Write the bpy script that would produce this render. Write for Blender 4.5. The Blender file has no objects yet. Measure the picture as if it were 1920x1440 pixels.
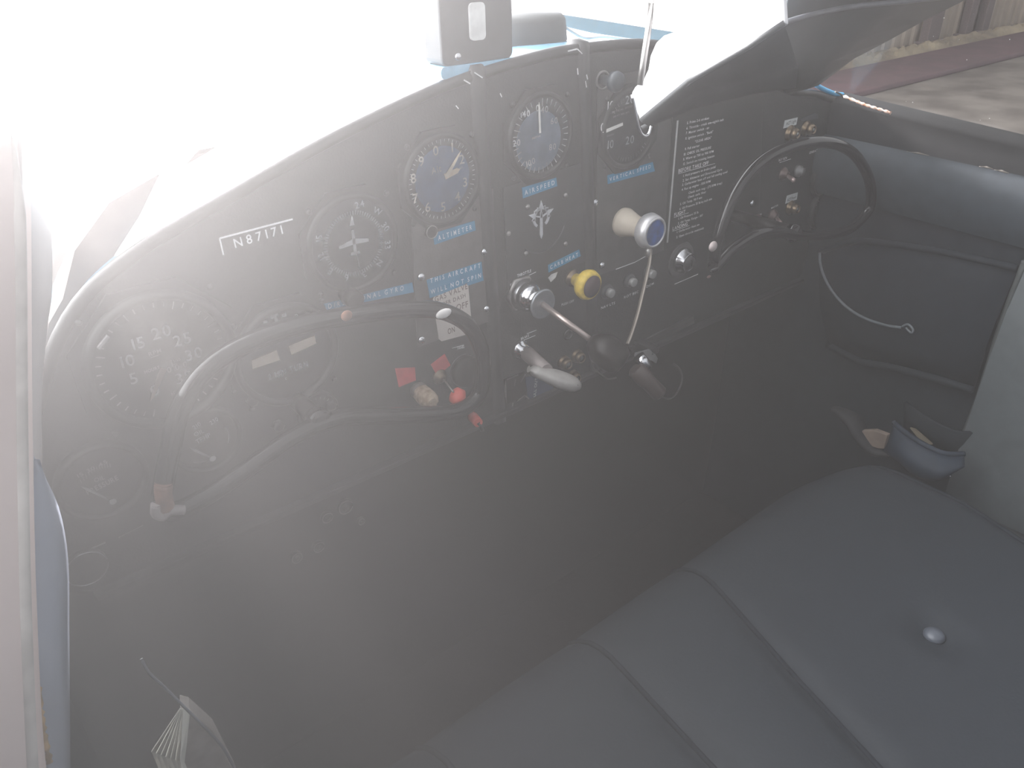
import bpy, bmesh, math, random
from mathutils import Vector, Matrix
random.seed(7)
SC = bpy.context.scene
COL = SC.collection
PI = math.pi
# ------------------------------------------------------------------ camera, world, sun, exposure
CZ = 1.65                                  # eye height above the hangar floor (metres)
YAW, PITCH, ROLL, FPX = math.radians(38.3), math.radians(30.5), math.radians(-1.22), 1470.0
_f = Vector((math.sin(YAW)*math.cos(PITCH), math.cos(YAW)*math.cos(PITCH), -math.sin(PITCH)))
_r = Vector((math.cos(YAW), -math.sin(YAW), 0)); _u = _r.cross(_f)
_R = math.cos(ROLL)*_r + math.sin(ROLL)*_u
_U = -math.sin(ROLL)*_r + math.cos(ROLL)*_u
EYE = Vector((0, 0, CZ))
cam = bpy.data.objects.new('camera', bpy.data.cameras.new('camera')); COL.objects.link(cam)
cam.matrix_world = Matrix(((_R.x, _U.x, -_f.x, 0), (_R.y, _U.y, -_f.y, 0), (_R.z, _U.z, -_f.z, CZ), (0, 0, 0, 1)))
cam.data.sensor_width = 36.0; cam.data.lens = FPX/1920*36.0; cam.data.clip_start = 0.01; cam.data.clip_end = 500
SC.camera = cam
SC.view_settings.view_transform = 'Standard'; SC.view_settings.look = 'None'
SC.view_settings.exposure = -0.38; SC.view_settings.gamma = 1.0
try: SC.view_settings.use_curve_mapping = False
except Exception: pass

wd = bpy.data.worlds.new('world'); SC.world = wd; wd.use_nodes = True
nt = wd.node_tree; nt.nodes.clear()
N, L = nt.nodes, nt.links
out = N.new('ShaderNodeOutputWorld'); bg = N.new('ShaderNodeBackground')
tc = N.new('ShaderNodeTexCoord'); dt = N.new('ShaderNodeVectorMath'); dt.operation = 'DOT_PRODUCT'
SKYDIR = Vector((-0.55, 0.83, 0.12)).normalized()     # the open hangar door, ahead and to the left
dt.inputs[1].default_value = SKYDIR
mr = N.new('ShaderNodeMapRange'); mr.inputs[1].default_value = 0.0; mr.inputs[2].default_value = 0.95
mr.inputs[3].default_value = 0.0; mr.inputs[4].default_value = 1.0; mr.interpolation_type = 'SMOOTHSTEP'
mx = N.new('ShaderNodeMixRGB'); mx.inputs[1].default_value = (1.10, 1.14, 1.20, 1); mx.inputs[2].default_value = (17.5, 17.5, 17.8, 1)
L.new(tc.outputs['Generated'], dt.inputs[0]); L.new(dt.outputs['Value'], mr.inputs[0])
L.new(mr.outputs[0], mx.inputs[0]); L.new(mx.outputs[0], bg.inputs[0]); L.new(bg.outputs[0], out.inputs[0])
bg.inputs[1].default_value = 1.0

def add_sun(name, direction, strength, angle, col):
    d = bpy.data.lights.new(name, 'SUN'); d.energy = strength; d.angle = math.radians(angle); d.color = col
    o = bpy.data.objects.new(name, d); COL.objects.link(o)
    o.rotation_euler = (-Vector(direction)).to_track_quat('-Z', 'Y').to_euler()
    return o
SUN_DIR = Vector((0.02, 1.0, 0.37)).normalized()
add_sun('sun', SUN_DIR, 33.0, 6.0, (1.0, 0.93, 0.92))

# ------------------------------------------------------------------ pixel rays -> points on real surfaces
def ray(px, py): return _f*FPX + _R*(px-960) - _U*(py-720)
def W(px, py, **k):
    (a, v), = k.items(); i = 'xyz'.index(a); r = ray(px, py)
    return EYE + r*(v/r[i])
PY = 0.60                                   # the instrument panel's plane
def P(px, py, n=0.0): return W(px, py, y=PY-n)

# ------------------------------------------------------------------ materials
MATS = {}
def mat(name, col, rough=0.5, metal=0.0, vary=0.12, scale=60.0, bump=0.0, spec=0.5, col2=None, coat=0.0, sheen=0.0):
    if name in MATS: return MATS[name]
    m = bpy.data.materials.new(name); m.use_nodes = True
    t = m.node_tree; b = t.nodes['Principled BSDF']
    b.inputs['Roughness'].default_value = rough; b.inputs['Metallic'].default_value = metal
    b.inputs['Specular IOR Level'].default_value = spec
    if coat: b.inputs['Coat Weight'].default_value = coat; b.inputs['Coat Roughness'].default_value = 0.1
    tcn = t.nodes.new('ShaderNodeTexCoord'); nz = t.nodes.new('ShaderNodeTexNoise'); nz.inputs['Scale'].default_value = scale
    nz.inputs['Detail'].default_value = 4
    t.links.new(tcn.outputs['Object'], nz.inputs['Vector'])
    mi = t.nodes.new('ShaderNodeMixRGB')
    c2 = col2 if col2 else tuple(min(1, c*(1+vary)) for c in col)
    c1 = col if col2 else tuple(c*(1-vary) for c in col)
    mi.inputs[1].default_value = (*c1, 1); mi.inputs[2].default_value = (*c2, 1)
    cr = t.nodes.new('ShaderNodeMapRange'); cr.inputs[1].default_value = 0.38; cr.inputs[2].default_value = 0.62
    t.links.new(nz.outputs['Fac'], cr.inputs[0]); t.links.new(cr.outputs[0], mi.inputs[0])
    t.links.new(mi.outputs[0], b.inputs['Base Color'])
    if bump:
        bp = t.nodes.new('ShaderNodeBump'); bp.inputs['Strength'].default_value = bump; bp.inputs['Distance'].default_value = 0.002
        n2 = t.nodes.new('ShaderNodeTexNoise'); n2.inputs['Scale'].default_value = scale*5; n2.inputs['Detail'].default_value = 3
        t.links.new(tcn.outputs['Object'], n2.inputs['Vector'])
        t.links.new(n2.outputs['Fac'], bp.inputs['Height']); t.links.new(bp.outputs[0], b.inputs['Normal'])
    MATS[name] = m
    return m
BLACK = mat('black_panel_paint', (0.012, 0.013, 0.014), 0.55, bump=0.15, scale=90)
CRINKLE = mat('black_bezel', (0.010, 0.010, 0.011), 0.42, scale=120)
PLATE = mat('grey_plate_paint', (0.078, 0.073, 0.069), 0.5, scale=80, bump=0.1)
RIB = mat('rib_black', (0.022, 0.022, 0.024), 0.4)
DIAL = mat('dial_black', (0.010, 0.011, 0.013), 0.55)
DIALG = mat('dial_charcoal', (0.020, 0.024, 0.030), 0.55)
WHITE = mat('white_lettering', (0.80, 0.81, 0.82), 0.6, vary=0.05)
DIMW = mat('worn_white_lettering', (0.62, 0.62, 0.62), 0.6, vary=0.2)
FAINT = mat('faded_lettering', (0.28, 0.27, 0.27), 0.6, vary=0.2)
CREAM = mat('cream_paint', (0.95, 0.80, 0.62), 0.6, vary=0.05)
TANM = mat('dim_needle', (0.34, 0.25, 0.21), 0.5)
BLUE = mat('blue_tape', (0.02, 0.20, 0.36), 0.45, vary=0.08)
TAPEW = mat('embossed_white', (0.62, 0.70, 0.75), 0.6, vary=0.1)
CHROME = mat('chrome', (0.62, 0.62, 0.64), 0.16, 1.0, vary=0.05)
STEEL = mat('dull_steel', (0.30, 0.29, 0.28), 0.38, 0.9, vary=0.15)
BRASS = mat('aged_brass', (0.22, 0.165, 0.11), 0.35, 0.9, vary=0.2)
ALU = mat('cast_aluminium', (0.42, 0.40, 0.38), 0.5, 0.35, vary=0.1, bump=0.1)
BAKE = mat('black_bakelite', (0.005, 0.004, 0.004), 0.32, spec=0.15)
YOKEM = mat('yoke_black', (0.005, 0.005, 0.006), 0.12, spec=0.4)
RUST = mat('worn_brown', (0.24, 0.11, 0.07), 0.6, vary=0.4)
BONE = mat('chipped_white', (0.72, 0.70, 0.68), 0.6)
YELLOW = mat('yellow_plastic', (0.66, 0.47, 0.06), 0.45, vary=0.12, scale=200)
PLUM = mat('dark_plum_cap', (0.045, 0.022, 0.026), 0.45)
BEIGE = mat('beige_plastic', (0.52, 0.46, 0.38), 0.4, vary=0.04)
BLUECAP = mat('blue_cap', (0.02, 0.07, 0.25), 0.25, coat=0.5, vary=0.5, scale=90)
REDT = mat('red_tape', (0.55, 0.05, 0.06), 0.6)
REDP = mat('red_plastic', (0.62, 0.09, 0.07), 0.45)
CARD = mat('paper_card', (0.60, 0.55, 0.51), 0.8, vary=0.04)
INK = mat('brown_ink', (0.16, 0.11, 0.09), 0.8)
PAPER = mat('aged_paper', (0.78, 0.76, 0.68), 0.85, vary=0.2)
SEAT = mat('slate_blue_vinyl', (0.017, 0.021, 0.027), 0.68, vary=0.04, bump=0.10, scale=60, spec=0.22)
PIPE = mat('slate_piping', (0.013, 0.016, 0.021), 0.8, vary=0.05, spec=0.12)
SIDEV = mat('navy_side_vinyl', (0.015, 0.019, 0.024), 0.75, vary=0.1, bump=0.1, spec=0.2)
SIDEP = mat('slate_roll_vinyl', (0.034, 0.043, 0.052), 0.7, vary=0.1, spec=0.25)
SIDEG = mat('grey_green_vinyl', (0.085, 0.095, 0.100), 0.5, vary=0.08)
SILL = mat('black_sill_paint', (0.008, 0.009, 0.010), 0.8, spec=0.12)
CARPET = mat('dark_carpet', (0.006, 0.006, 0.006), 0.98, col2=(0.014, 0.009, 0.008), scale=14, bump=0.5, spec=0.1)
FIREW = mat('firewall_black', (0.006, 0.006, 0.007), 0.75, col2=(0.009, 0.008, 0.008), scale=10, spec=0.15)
DECK = mat('blue_deck_paint', (0.20, 0.42, 0.58), 0.25, vary=0.1, coat=0.4)
LEFTW = mat('left_grey_lining', (0.035, 0.032, 0.034), 0.6, vary=0.06, scale=12)
LEFTB = mat('pale_blue_strip', (0.52, 0.56, 0.66), 0.5, vary=0.06, scale=12)
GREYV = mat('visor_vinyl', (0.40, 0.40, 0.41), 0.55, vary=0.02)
FRAMEG = mat('frame_grey', (0.045, 0.048, 0.052), 0.45, vary=0.08)
RUBBER = mat('rubber', (0.02, 0.02, 0.022), 0.5)
COWL = mat('cowl_white_paint', (0.72, 0.72, 0.70), 0.5)
CONC = mat('hangar_concrete', (0.060, 0.053, 0.048), 0.95, col2=(0.102, 0.092, 0.083), scale=2.2, spec=0.08)
APRON = mat('apron_concrete', (0.80, 0.80, 0.80), 0.9, vary=0.04, scale=0.5)
TANW = mat('tan_corrugated', (0.26, 0.215, 0.175), 0.7, vary=0.08, scale=3)
POST = mat('post_brown', (0.10, 0.075, 0.075), 0.7)
MAROON = mat('maroon_paint', (0.045, 0.020, 0.025), 0.7, vary=0.2, scale=3)
STRAW = mat('straw_debris', (0.10, 0.078, 0.055), 0.9, col2=(0.22, 0.18, 0.12), scale=1.6)

def glass_mat(name, tint, gloss=1.0, specks=False, rough=0.02):
    m = bpy.data.materials.new(name); m.use_nodes = True; t = m.node_tree; t.nodes.clear()
    o = t.nodes.new('ShaderNodeOutputMaterial'); tr = t.nodes.new('ShaderNodeBsdfTransparent'); gl = t.nodes.new('ShaderNodeBsdfGlossy')
    tr.inputs[0].default_value = (*tint, 1); gl.inputs['Roughness'].default_value = rough
    fr = t.nodes.new('ShaderNodeFresnel'); fr.inputs[0].default_value = 1.45
    mg = t.nodes.new('ShaderNodeMath'); mg.operation = 'MULTIPLY'; mg.inputs[1].default_value = gloss; t.links.new(fr.outputs[0], mg.inputs[0])
    mxx = t.nodes.new('ShaderNodeMixShader'); t.links.new(mg.outputs[0], mxx.inputs[0])
    t.links.new(tr.outputs[0], mxx.inputs[1]); t.links.new(gl.outputs[0], mxx.inputs[2])
    last = mxx
    if specks:
        tcn = t.nodes.new('ShaderNodeTexCoord'); nz = t.nodes.new('ShaderNodeTexVoronoi'); nz.inputs['Scale'].default_value = 90
        t.links.new(tcn.outputs['Object'], nz.inputs['Vector'])
        lt = t.nodes.new('ShaderNodeMath'); lt.operation = 'LESS_THAN'; lt.inputs[1].default_value = 0.06
        t.links.new(nz.outputs['Distance'], lt.inputs[0])
        ml = t.nodes.new('ShaderNodeMath'); ml.operation = 'MULTIPLY'; ml.inputs[1].default_value = 0.8; t.links.new(lt.outputs[0], ml.inputs[0])
        sp = t.nodes.new('ShaderNodeSeparateColor'); t.links.new(nz.outputs['Color'], sp.inputs[0])
        mm_ = t.nodes.new('ShaderNodeMath'); mm_.operation = 'MULTIPLY'; mm_.inputs[1].default_value = 0.12; t.links.new(sp.outputs[0], mm_.inputs[0]); 
        pw = t.nodes.new('ShaderNodeMath'); pw.operation = 'MULTIPLY'; t.links.new(mm_.outputs[0], pw.inputs[0]); t.links.new(sp.outputs[1], pw.inputs[1]); t.links.new(pw.outputs[0], lt.inputs[1])
        df = t.nodes.new('ShaderNodeBsdfDiffuse'); df.inputs[0].default_value = (0.8, 0.78, 0.75, 1)
        m2 = t.nodes.new('ShaderNodeMixShader'); t.links.new(ml.outputs[0], m2.inputs[0]); t.links.new(mxx.outputs[0], m2.inputs[1]); t.links.new(df.outputs[0], m2.inputs[2])
        last = m2
    t.links.new(last.outputs[0], o.inputs[0])
    return m
GLASS = glass_mat('dial_glass', (0.96, 0.97, 0.98))
SCREEN = glass_mat('windscreen_plexi', (0.97, 0.98, 0.98), gloss=0.12, rough=0.05)
SIDEGL = glass_mat('side_window_plexi', (0.93, 0.92, 0.90), specks=True, gloss=0.3, rough=0.05)

# ------------------------------------------------------------------ mesh building
_glyphs = {}
def load_glyphs(chars):
    tmp = []
    for ch in chars:
        cu = bpy.data.curves.new('g', 'FONT'); cu.body = ch; cu.size = 1.0; cu.resolution_u = 3; cu.offset = 0.012
        o = bpy.data.objects.new('g', cu); COL.objects.link(o); tmp.append((ch, o, cu))
    bpy.context.view_layer.update(); dg = bpy.context.evaluated_depsgraph_get()
    for ch, o, cu in tmp:
        me = bpy.data.meshes.new_from_object(o.evaluated_get(dg))
        vs = [(v.co.x, v.co.y) for v in me.vertices]; fs = [list(p.vertices) for p in me.polygons]
        _glyphs[ch] = (vs, fs, min((v[0] for v in vs), default=0), max((v[0] for v in vs), default=0.3))
        bpy.data.objects.remove(o); bpy.data.curves.remove(cu); bpy.data.meshes.remove(me)
load_glyphs('ABCDEFGHIJKLMNOPQRSTUVWXYZabcdefghijklmnopqrstuvwxyz0123456789.,-+"/:()')

def frame_of(a):
    a = Vector(a).normalized(); h = Vector((0, 0, 1)) if abs(a.z) < 0.9 else Vector((1, 0, 0))
    u = a.cross(h).normalized(); return a, u, u.cross(a).normalized()

class MB:
    def __init__(s): s.v = []; s.f = []; s.sm = []
    def add(s, vs, fs, smooth=False):
        b = len(s.v); s.v += [Vector(v) for v in vs]; s.f += [[i+b for i in f] for f in fs]; s.sm += [smooth]*len(fs); return s
    def box(s, c, size, rot=None):
        c = Vector(c); h = [x/2 for x in size]; vs = []
        for x in (-1, 1):
            for y in (-1, 1):
                for z in (-1, 1):
                    p = Vector((x*h[0], y*h[1], z*h[2])); vs.append(c + (rot @ p if rot else p))
        return s.add(vs, [(0,1,3,2),(4,6,7,5),(0,4,5,1),(2,3,7,6),(0,2,6,4),(1,5,7,3)])
    def rbox(s, c, size, r, seg=4, axis=1):
        """box with rounded corners seen along its y axis"""
        c = Vector(c); hx, hy, hz = [x/2 for x in size]; pts = []
        for k, (sx, sz) in enumerate(((1,1),(-1,1),(-1,-1),(1,-1))):
            for i in range(seg+1):
                a = PI/2*k + PI/2*i/seg; pts.append((sx*(hx-r)+r*math.cos(a), sz*(hz-r)+r*math.sin(a)))
        return s.prism([(c.x+p[0], c.y-hy, c.z+p[1]) for p in pts], (0, 2*hy, 0))
    def prism(s, pts, d, smooth=False):
        n = len(pts); d = Vector(d); a = [Vector(p) for p in pts]; vs = a + [p+d for p in a]
        return s.add(vs, [list(range(n))[::-1], list(range(n, 2*n))] + [(i, (i+1) % n, n+(i+1) % n, n+i) for i in range(n)], smooth)
    def lathe(s, c, axis, prof, seg=32, closed=True, sx=1.0, sy=1.0, ph=0.0):
        c = Vector(c); a, u, w = frame_of(axis); vs = []; fs = []
        for (r, h) in prof:
            for i in range(seg):
                t = 2*PI*i/seg+ph; vs.append(c + a*h + u*(r*math.cos(t)*sx) + w*(r*math.sin(t)*sy))
        for k in range(len(prof)-1):
            for i in range(seg):
                j = (i+1) % seg; fs.append((k*seg+i, k*seg+j, (k+1)*seg+j, (k+1)*seg+i))
        s.add(vs, fs, True)
        if closed:
            m = len(s.v)-len(vs)
            s.f += [[m+i for i in range(seg)][::-1], [m+(len(prof)-1)*seg+i for i in range(seg)]]; s.sm += [False, False]
        return s
    def cyl(s, a, b, r, r2=None, seg=20):
        a = Vector(a); b = Vector(b); return s.lathe(a, b-a, [(r, 0), (r2 if r2 is not None else r, (b-a).length)], seg)
    def tube(s, pts, rad, seg=10, closed=False, flat=1.0):
        pts = [Vector(p) for p in pts]; n = len(pts); R = rad if isinstance(rad, (list, tuple)) else [rad]*n
        vs = []; fs = []; up = None
        for i in range(n):
            if closed: t = (pts[(i+1) % n]-pts[i-1]).normalized()
            else: t = (pts[min(i+1, n-1)]-pts[max(i-1, 0)]).normalized()
            if up is None: _, u, w = frame_of(t)
            else: u = (up - t*up.dot(t)).normalized(); w = t.cross(u)
            up = u
            for k in range(seg):
                a = 2*PI*k/seg; vs.append(pts[i] + u*(R[i]*math.cos(a)) + w*(R[i]*math.sin(a)*flat))
        m = n if closed else n-1
        for i in range(m):
            for k in range(seg):
                j = (k+1) % seg; i2 = (i+1) % n; fs.append((i*seg+k, i*seg+j, i2*seg+j, i2*seg+k))
        b = len(s.v); s.add(vs, fs, True)
        if not closed: s.f += [[b+k for k in range(seg)][::-1], [b+(n-1)*seg+k for k in range(seg)]]; s.sm += [False]*2
        return s
    def grid(s, rows, smooth=True):
        n = len(rows[0]); vs = [p for r in rows for p in r]; fs = []
        for i in range(len(rows)-1):
            for j in range(n-1): fs.append((i*n+j, i*n+j+1, (i+1)*n+j+1, (i+1)*n+j))
        return s.add(vs, fs, smooth)
    def ball(s, c, r, seg=16, rings=8, sc=(1, 1, 1)):
        prof = []
        c = Vector(c); vs = []; fs = []
        for i in range(rings+1):
            th = PI*i/rings
            for k in range(seg):
                a = 2*PI*k/seg; vs.append(c+Vector((r*sc[0]*math.sin(th)*math.cos(a), r*sc[1]*math.sin(th)*math.sin(a), r*sc[2]*math.cos(th))))
        for i in range(rings):
            for k in range(seg):
                j = (k+1) % seg; fs.append((i*seg+k, (i+1)*seg+k, (i+1)*seg+j, i*seg+j))
        return s.add(vs, fs, True)
    def text(s, body, org, ux, uy, h, space=0.14, align='L', width=None, mono=None):
        """lettering laid on the plane (org, ux, uy); h = capital height; width stretches it to fit"""
        ux = Vector(ux); uy = Vector(uy); org = Vector(org); k = h/0.73; x = 0.0; lay = []
        for ch in body:
            if ch == ' ': x += (mono or 0.36); continue
            vs, fs, x0, x1 = _glyphs[ch]
            if mono: lay.append((ch, x+(mono-(x1-x0))/2-x0)); x += mono
            else: lay.append((ch, x-x0)); x += (x1-x0)+space
        tot = max(x-(0 if mono else space), 1e-6)*k; kx = k*(width/tot) if width else k
        off = {'L': 0, 'C': -0.5, 'R': -1}[align]*(width or tot)
        for ch, xo in lay:
            vs, fs, x0, x1 = _glyphs[ch]
            s.add([org + ux*((v[0]+xo)*kx+off) + uy*(v[1]*k) for v in vs], fs)
        return s
    def ptext(s, body, a, b, h, n=0.0012, **kw):
        """lettering on the panel, its baseline running from pixel a to pixel b"""
        A = P(*a, n); B = P(*b, n); d = B-A; ux = d.normalized(); uy = Vector((0, -1, 0)).cross(ux)*-1
        if uy.z < 0: uy = -uy
        return s.text(body, A, ux, uy, h, width=d.length, **kw)
    def ctext(s, body, px, h, n, rot=0.0, **kw):
        """one numeral centred on pixel px of the panel"""
        A = P(*px, n); ux = Vector((math.cos(rot), 0, math.sin(rot))); uy = Vector((-math.sin(rot), 0, math.cos(rot)))
        return s.text(body, A-uy*h/2, ux, uy, h, align='C', **kw)
    def line(s, a, b, w, n=0.0012, th=0.0003):
        """a thin printed line on the panel between pixels a and b"""
        A = P(*a, n); B = P(*b, n); return s.wline(A, B, w, th)
    def wline(s, A, B, w, th=0.0003):
        d = (B-A).normalized(); q = d.cross(Vector((0, 1, 0))).normalized()*(w/2); t = Vector((0, th, 0))
        return s.add([A+q, B+q, B-q, A-q, A+q+t, B+q+t, B-q+t, A-q+t], [(0,1,2,3),(7,6,5,4),(0,4,5,1),(1,5,6,2),(2,6,7,3),(3,7,4,0)])
    def plate(s, pxs, th, n=0.0):
        """a flat piece on the panel whose outline goes through pixels pxs"""
        return s.prism([P(*p, n+th) for p in pxs], (0, th, 0))

def thing(name, label, cat, loc, group=None, kind=None):
    o = bpy.data.objects.new(name, None); COL.objects.link(o); o.location = loc; o.empty_display_size = 0.02
    o['label'] = label; o['category'] = cat
    if group: o['group'] = group
    if kind: o['kind'] = kind
    return o
def obj(name, mb, m, parent=None, label=None, bevel=None, sub=0, kind=None):
    me = bpy.data.meshes.new(name); org = Vector((0, 0, 0)); q = parent
    while q: org = org + Vector(q.location); q = q.parent
    me.from_pydata([tuple(v-org) for v in mb.v], [], mb.f); me.materials.append(m)
    bm = bmesh.new(); bm.from_mesh(me)
    for i, f in enumerate(bm.faces): f.smooth = mb.sm[i]
    bmesh.ops.recalc_face_normals(bm, faces=bm.faces); bm.to_mesh(me); bm.free()
    o = bpy.data.objects.new(name, me); COL.objects.link(o)
    if parent: o.parent = parent
    if label: o['label'] = label
    if kind: o['kind'] = kind
    if bevel:
        md = o.modifiers.new('bevel', 'BEVEL'); md.width = bevel; md.segments = 2; md.limit_method = 'ANGLE'
    if sub:
        md = o.modifiers.new('subdivision', 'SUBSURF'); md.levels = sub; md.render_levels = sub
    return o
def single(name, mb, m, label, cat, group=None, **kw):
    o = obj(name, mb, m, None, label, **kw); o['category'] = cat
    if group: o['group'] = group
    return o
def struct(name, mb, m, **kw): return obj(name, mb, m, kind='structure', **kw)
def copy_tree(o, parent=None):
    c = o.copy(); COL.objects.link(c); c.parent = parent
    for ch in list(o.children): copy_tree(ch, c)
    return c
AX = Vector((0, -1, 0))                    # out of the panel, towards the seats
def smooth_path(pts, n=8, closed=False):
    pts = [Vector(p) for p in pts]; m = len(pts); o = []
    rng = range(m) if closed else range(m-1)
    for i in rng:
        if closed: p0, p1, p2, p3 = pts[i-1], pts[i], pts[(i+1) % m], pts[(i+2) % m]
        else: p0, p1, p2, p3 = pts[max(i-1, 0)], pts[i], pts[i+1], pts[min(i+2, m-1)]
        for k in range(n):
            t = k/n; o.append(0.5*((2*p1)+(p2-p0)*t+(2*p0-5*p1+4*p2-p3)*t*t+(3*p1-p0-3*p2+p3)*t**3))
    if not closed: o.append(pts[-1])
    return o
H = lambda z: z + CZ

# ================================================================== OUTSIDE: hangar floor, apron, wall
m = MB(); m.box((14, -2, -0.05), (28, 17, 0.1)); m.box((-10, -6, -0.05), (20, 9, 0.1))
struct('floor', m, CONC)
m = MB(); m.box((-20, 46.55, -0.06), (160, 80, 0.1)); struct('ground_apron', m, APRON)
# wall with corrugated sheets
m = MB(); x = 7.2; rows = [[], []]
while x < 26:
    for dx, dy in ((0, 0), (0.10, 0), (0.13, -0.03), (0.20, -0.03), (0.23, 0)):
        rows[0].append(Vector((x+dx, 6.0+dy, 0))); rows[1].append(Vector((x+dx, 6.0+dy, 4.2)))
    x += 0.26
m.grid(rows, False); m.box((16.5, 6.08, 2.1), (18.6, 0.06, 4.2)); struct('wall_hangar', m, TANW)
def wallx(px, py, y): return W(px, py, y=y).x
for (a, b, lb) in (((1729, 78), (1752, 72), 'wide brown hangar post seen low through the side window'),
               ((1806, 46), (1818, 44), 'slim brown hangar post in the middle of the side window view'),
               ((1838, 36), (1850, 34), 'slim brown hangar post nearest the top right corner of the view')):
    x0 = wallx(*a, 5.9); x1 = wallx(*b, 5.9)
    mm = MB(); mm.box(((x0+x1)/2, 5.89, 2.1), (x1-x0, 0.12, 4.2)); mm.box(((x0+x1)/2, 5.90, 0.02), ((x1-x0)*1.6, 0.2, 0.04))
    single('hangar_post', mm, POST, lb, 'post', bevel=0.01)
m = MB(); y0, y1 = 4.42, 5.34
m.prism([(6.6, y0, 0), (6.6, y0+0.03, 0.05), (6.6, y1, 0.05), (6.6, y1, 0)], (19, 0, 0))
single('maroon_kerb', m, MAROON, 'low maroon painted kerb along the foot of the hangar wall', 'kerb', bevel=0.02)
m = MB()
rows = []
for i in range(9):
    v = i/8; rows.append([Vector((6.6+18.0*k/180, 5.36+0.40*v, 0.004+0.13*math.sin(PI*v)*(0.55+0.45*random.random()))) for k in range(181)])
m.grid(rows, False)
o = obj('dry_straw_debris', m, STRAW, kind='stuff', label='strip of dry straw and debris between the kerb and the hangar wall'); o['category'] = 'debris'

# ================================================================== AIRCRAFT SHELL
XL, XR = -0.02, 1.075
ARC = [(-0.012, -0.44), (0.004, -0.37), (0.028, -0.305), (0.069, -0.241), (0.122, -0.206), (0.21, -0.176), (0.30, -0.148), (0.41, -0.122),
       (0.51, -0.110), (0.576, -0.108), (0.668, -0.113), (0.75, -0.132), (0.85, -0.162), (0.936, -0.192), (1.0, -0.205), (1.062, -0.222)]
arc = smooth_path([Vector((a, PY, H(b))) for a, b in ARC], 5)
BOT = H(-0.478)
# the panel
panel = thing('instrument_panel', 'black curved-top instrument panel across the front of the cockpit', 'instrument panel', (0.54, PY, BOT))
m = MB(); pts = arc + [Vector((1.068, PY, H(-0.30))), Vector((1.068, PY, H(-0.45))), Vector((1.04, PY, BOT)), Vector((0.02, PY, BOT)), Vector((-0.012, PY, H(-0.46)))]
m.prism(pts, (0, 0.006, 0)); obj('panel_face', m, BLACK, panel)
m = MB(); m.tube([p+Vector((0, 0.002, 0)) for p in arc[8:]], 0.0055, 10); obj('top_roll', m, CRINKLE, panel, label='glossy black rolled top edge')
m = MB(); m.box((0.53, PY+0.004, BOT-0.003), (1.02, 0.026, 0.006)); obj('bottom_flange', m, RIB, panel, bevel=0.001)
def rib(pxt, pxb, w):
    A = P(*pxt); B = P(*pxb); zt = A.z
    m = MB()
    pr = [(-w/2, 0), (-w/2+0.002, 0.005), (w/2-0.002, 0.005), (w/2, 0)]
    rows = []
    for k in range(13):
        t = k/12; c = A.lerp(B, t); rows.append([Vector((c.x+p[0], PY-p[1]-0.0002, c.z)) for p in pr])
    # wraps back over the top roll
    top = [[Vector((A.x+p[0], PY+0.010, zt+0.006+p[1])) for p in pr], [Vector((A.x+p[0], PY-0.003, zt+0.005+p[1]*0.8)) for p in pr]]
    m.grid(top+rows, True); return m
obj('rib', rib((893, 142), (936, 790), 0.016), RIB, panel, label='left raised rib with chipped top')
obj('rib', rib((1092, 97), (1112, 700), 0.014), RIB, panel, label='right raised rib with chipped top')
def screw_mb(c, r=0.0036, ax=AX):
    a, u, w = frame_of(ax); m = MB(); m.lathe(c, a, [(r, 0), (r, r*0.25), (r*0.75, r*0.62), (r*0.35, r*0.8), (0.0001, r*0.84)], 14)
    t = random.random()*PI; d = u*math.cos(t)+w*math.sin(t); q = a.cross(d)
    return m
def screws(lst, parent, r=0.0036, n=0.0, mt=None, name='screw'):
    for p in lst: obj(name, screw_mb(P(*p, n), r), mt or CHROME, parent)
# scratches / chipped paint on the panel edges
m = MB()
for a, b, w in (((870, 150), (882, 157), .0012), ((890, 136), (905, 146), .001), ((1065, 96), (1082, 92), .0012), ((1083, 92), (1092, 101), .001),
                ((938, 175), (941, 182), .001), ((1100, 140), (1102, 149), .0012), ((1083, 128), (1084, 140), .001), ((1098, 152), (1100, 164), .001),
                ((855, 198), (860, 204), .0008), ((1155, 505), (1190, 492), .0009), ((1190, 492), (1210, 481), .0007), ((1265, 533), (1309, 514), .0009)):
    m.line(a, b, w, 0.0062)
m.plate([(1028, 521), (1036, 512), (1046, 509), (1042, 520), (1033, 529)], 0.0003, 0.0003)
obj('paint_chip', m, DIMW, panel, kind='stuff', label='bare metal scratches and paint chips')
m = MB()
def arcpts(c, r, a0, a1, n, k=18):
    C0 = P(*c, n); return [C0+Vector((r*math.cos(a0+(a1-a0)*i/k), 0, r*math.sin(a0+(a1-a0)*i/k))) for i in range(k+1)]

# --- plates
lp = thing('centre_left_plate', 'brownish grey metal plate with four screws below the altimeter', 'plate', P(855, 540))
m = MB(); m.plate([(772, 405), (925, 352), (931, 598), (783, 652)], 0.0018); obj('plate_sheet', m, PLATE, lp, bevel=0.0006)
screws([(789, 519), (908, 472), (912, 579), (790, 637)], lp, 0.0042, 0.0018)
rp = thing('centre_right_plate', 'dark grey metal plate behind the vertical speed gauge and pull knob', 'plate', P(1190, 400))
m = MB(); m.plate([(1120, 150), (1262, 118), (1254, 466), (1118, 520)], 0.0014); obj('plate_sheet', m, mat('right_plate_grey', (0.052, 0.050, 0.049), 0.5), rp, bevel=0.0006)
screws([(1128, 497), (1115, 380)], rp, 0.0042, 0.0014)
cp = thing('centre_strip_plate', 'black centre strip with silver emblem between the two ribs', 'plate', P(1015, 430))
m = MB(); m.plate([(944, 352), (1090, 305), (1098, 490), (952, 545)], 0.0010); obj('plate_sheet', m, mat('centre_black', (0.018, 0.019, 0.021), 0.45), cp)
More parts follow.
